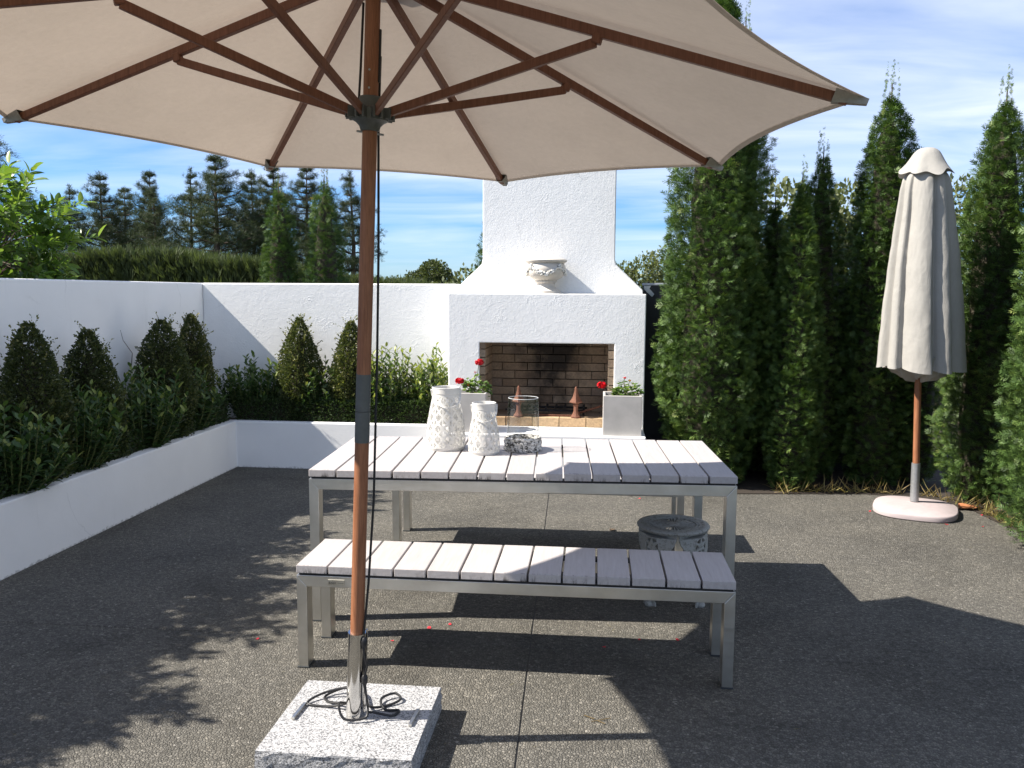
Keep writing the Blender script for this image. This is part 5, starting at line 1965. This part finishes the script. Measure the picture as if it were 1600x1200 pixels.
GD = 'distant trees beyond the back wall'
leafy_crown('round_tree', 'distant rounded olive-green tree between the umbrella pole and the chimney', 'tree', (-11.9, 60, -.06), [(0, 0, 2.5, 1.3, 1.2, 1.35), (-1.3, 0, 2.1, 1.0, 1, 1.0), (1.0, 0, 1.9, .9, 1, 1.1), (-.2, .3, 3.1, .8, .9, .75)], 6000, .20, OLIVEHEDGE, GD, 1)
leafy_crown('round_tree', 'low distant bush left of the rounded olive-green tree', 'tree', (-14.2, 58, -.06), [(0, 0, 1.6, 1.3, 1, 1.0), (1.1, 0, 1.3, 1.0, .8, .9), (-1.6, 0, 1.2, 1.2, 1, 1.0)], 3500, .20, POPLAR, GD, 2)
leafy_crown('round_tree', 'yellowish green bush at the foot of the cypress left of the chimney', 'tree', (-1.95, 13, -.06), [(0, 0, 1.5, .5, .4, .55), (.4, 0, 1.65, .42, .4, .5), (-.5, 0, 1.35, .4, .3, .45)], 2200, .075, POPLAR, GD, 3)
leafy_crown('round_tree', 'distant grey-green trees clump right of the chimney above the charcoal wall', 'tree', (1.75, 30, -.06), [(-.9, 0, 2.0, .55, .5, .75), (-.2, 0, 2.25, .6, .5, .75), (.5, 0, 2.35, .7, .6, .85), (1.2, .4, 2.3, .8, .6, .9), (0, 0, 1.3, 1.2, .8, 1.0)], 5500, .13, POPLAR, GD, 4)
leafy_crown('round_tree', 'small distant tree touching the chimney shoulder on the right', 'tree', (0.62, 30, -.06), [(0, 0, 1.8, .35, .4, .75), (.2, 0, 1.4, .5, .4, .8)], 1300, .13, POPLAR, GD, 5)
GE = 'pale leafy trees behind the cypress row'
leafy_crown('leafy_tree', 'pale leafy tree showing between the broad cypress and the dark low one', 'tree', (2.85, 13, -.06), [(-.2, 0, 2.7, .6, .5, .62), (.35, 0, 2.45, .6, .5, .6), (0, 0, 1.7, .8, .6, .8)], 4200, .095, POPLAR, GE, 6)
leafy_crown('leafy_tree', 'pale leafy tree showing left of the cypress behind the furled umbrella', 'tree', (3.62, 13, -.06), [(0, 0, 2.65, .42, .5, .62), (.35, 0, 2.35, .45, .5, .6), (0, 0, 1.6, .6, .6, .8)], 3400, .095, POPLAR, GE, 7)
leafy_crown('leafy_tree', 'pale leafy tree showing right of the furled umbrella top', 'tree', (5.1, 13, -.06), [(0, 0, 2.75, .5, .5, .6), (.5, 0, 2.4, .5, .5, .6), (0, 0, 1.7, .7, .6, .8)], 3200, .095, POPLAR, GE, 8)
# low growth at the far field edge so that the horizon is planted
leafy_far = leafy_crown('tree_line', 'low dark line of trees along the far field edge', 'tree line', (0, 150, -.06), [(x, random.uniform(-6, 6), 1.2 + random.uniform(0, 1.0), 4.5, 3, 2.0 + random.uniform(0, 1.2)) for x in range(-150, 151, 6)], 9000, .75, OLIVEHEDGE, None, 9, .2)
leafy_far['kind'] = 'stuff'

# ------------------------------------------------------------------ ground litter
rg = np.random.default_rng(77)
n = 520
seg_pts = np.array([(1.25, 6.76), (2.1, 6.87), (2.62, 6.78), (2.83, 6.42), (2.9, 5.7)])
sl = np.linalg.norm(np.diff(seg_pts, axis=0), axis=1)
cum = np.concatenate([[0], np.cumsum(sl)]) / sl.sum()
u = rg.uniform(0, 1, n)
clump = np.array([nz3(q * 9, 3.3, 1) for q in u])
u = u[clump > -.12]
n = len(u)
px = np.interp(u, cum, seg_pts[:, 0]) + rg.normal(size=n) * .03 + .03
py = np.interp(u, cum, seg_pts[:, 1]) + rg.normal(size=n) * .03 + .05
d = np.stack([rg.normal(size=n) * .5 - .15, rg.normal(size=n) * .4 - .35, rg.uniform(.15, 1, n)], 1)
v, f, ti = scatter(*T_BLADE, np.stack([px, py, np.full(n, .004)], 1), frames(d), rg.uniform(.05, .17, n), rg.uniform(0, 1, n))
o = link('dry_grass', np_mesh('dry_grass', v, f, DRYGRASS, ti), None)
tag(o, 'dry straw-coloured grass tufts along the foot of the cypresses', 'grass', kind='stuff')

nl = 260
lx, ly = rg.uniform(-3.1, 2.7, nl), rg.uniform(1.2, 6.6, nl)
d = np.stack([rg.normal(size=nl), rg.normal(size=nl), np.full(nl, .03)], 1)
v, f, ti = scatter(*T_BLADE, np.stack([lx, ly, np.full(nl, .0025)], 1), frames(d, np.tile([0., 0., 1.], (nl, 1))), rg.uniform(.008, .028, nl), rg.uniform(.2, .9, nl))
o = link('dry_litter', np_mesh('dry_litter', v, f, DRYGRASS, ti), None)
tag(o, 'tiny dry plant bits scattered over the patio concrete', 'litter', kind='stuff')

pet = (np.array([(0, 0, .002), (.012, .004, .006), (.016, .014, .009), (.006, .022, .006), (-.008, .018, .003), (-.010, .007, .006)]), np.array([(0, 1, 2), (0, 2, 3), (0, 3, 4), (0, 4, 5)]))
pme = np_mesh('petal', pet[0], pet[1], PETAL_OLD, np.full(6, .6))
near = [(-0.683, 3.836), (0.045, 3.669), (0.219, 3.76), (0.399, 3.781), (-1.103, 3.811), (-0.772, 3.779), (-0.921, 3.628), (0.346, 6.457), (0.275, 6.552), (-1.54, 3.564)]
far_ = [(2.74, 6.60), (2.669, 6.508), (2.80, 6.27), (2.67, 5.964), (2.45, 5.99), (2.02, 6.283)]
for lst, lab, gp in ((near, 'tiny red geranium petal fallen on the patio around the table and benches', 'red petals around the table'), (far_, 'tiny red petal fallen on the patio near the pink umbrella base', 'red petals near the pink base')):
    for x, y in lst:
        o = bpy.data.objects.new('fallen_petal', pme)
        COL.objects.link(o)
        o.location = (x, y, .001)
        o.rotation_euler = (0, 0, random.uniform(0, 6.28))
        o.scale = (random.uniform(.6, .95),) * 3
        tag(o, lab, 'petal', gp)


def dead_leaf(x, y, s, label, mat, rz):
    vs, fs = [], []
    for j in range(7):
        t_ = j / 6
        w_ = .34 * math.sin(PI * min(1, t_ * .92 + .06)) * (1 + .25 * (j % 2))
        for k in (-1, -.5, 0, .5, 1):
            vs.append(((t_ - .5) * s, k * w_ * s, .004 + s * (.16 * abs(k) ** 1.5 * (1 - .5 * t_) + .05 * math.sin(3 * t_ + k))))
    for j in range(6):
        for k in range(4):
            a = j * 5 + k
            fs.append((a, a + 1, a + 6, a + 5))
    m_ = MB()
    m_.add([(x + a * math.cos(rz) - b * math.sin(rz), y + a * math.sin(rz) + b * math.cos(rz), c) for a, b, c in vs], fs)
    o = m_.build('dead_leaf', mat, smooth=True, org=(x, y, 0), solid=.001)
    tag(o, label, 'leaf')


dead_leaf(2.79, 6.45, .17, 'curled rust-orange dead leaf beside the pink umbrella base', DEADLEAF, .2)
dead_leaf(0.118, 5.559, .05, 'small curled brown leaf lying under the far bench', m_plain('brown_leaf', (.10, .07, .045), .8), 1.0)
m = MB()
for a, b in (((0.0, 2.99), (.07, 3.02)), ((.02, 3.0), (.05, 2.975)), ((.01, 3.01), (-.03, 3.03))):
    m.tube([(a[0], a[1], .004), (b[0], b[1], .006)], .0016, 5)
o = m.build('dry_twig', DRYGRASS, org=(0.025, 2.997, 0))
tag(o, 'dry straw twig lying on the concrete in front of the bench', 'twig')
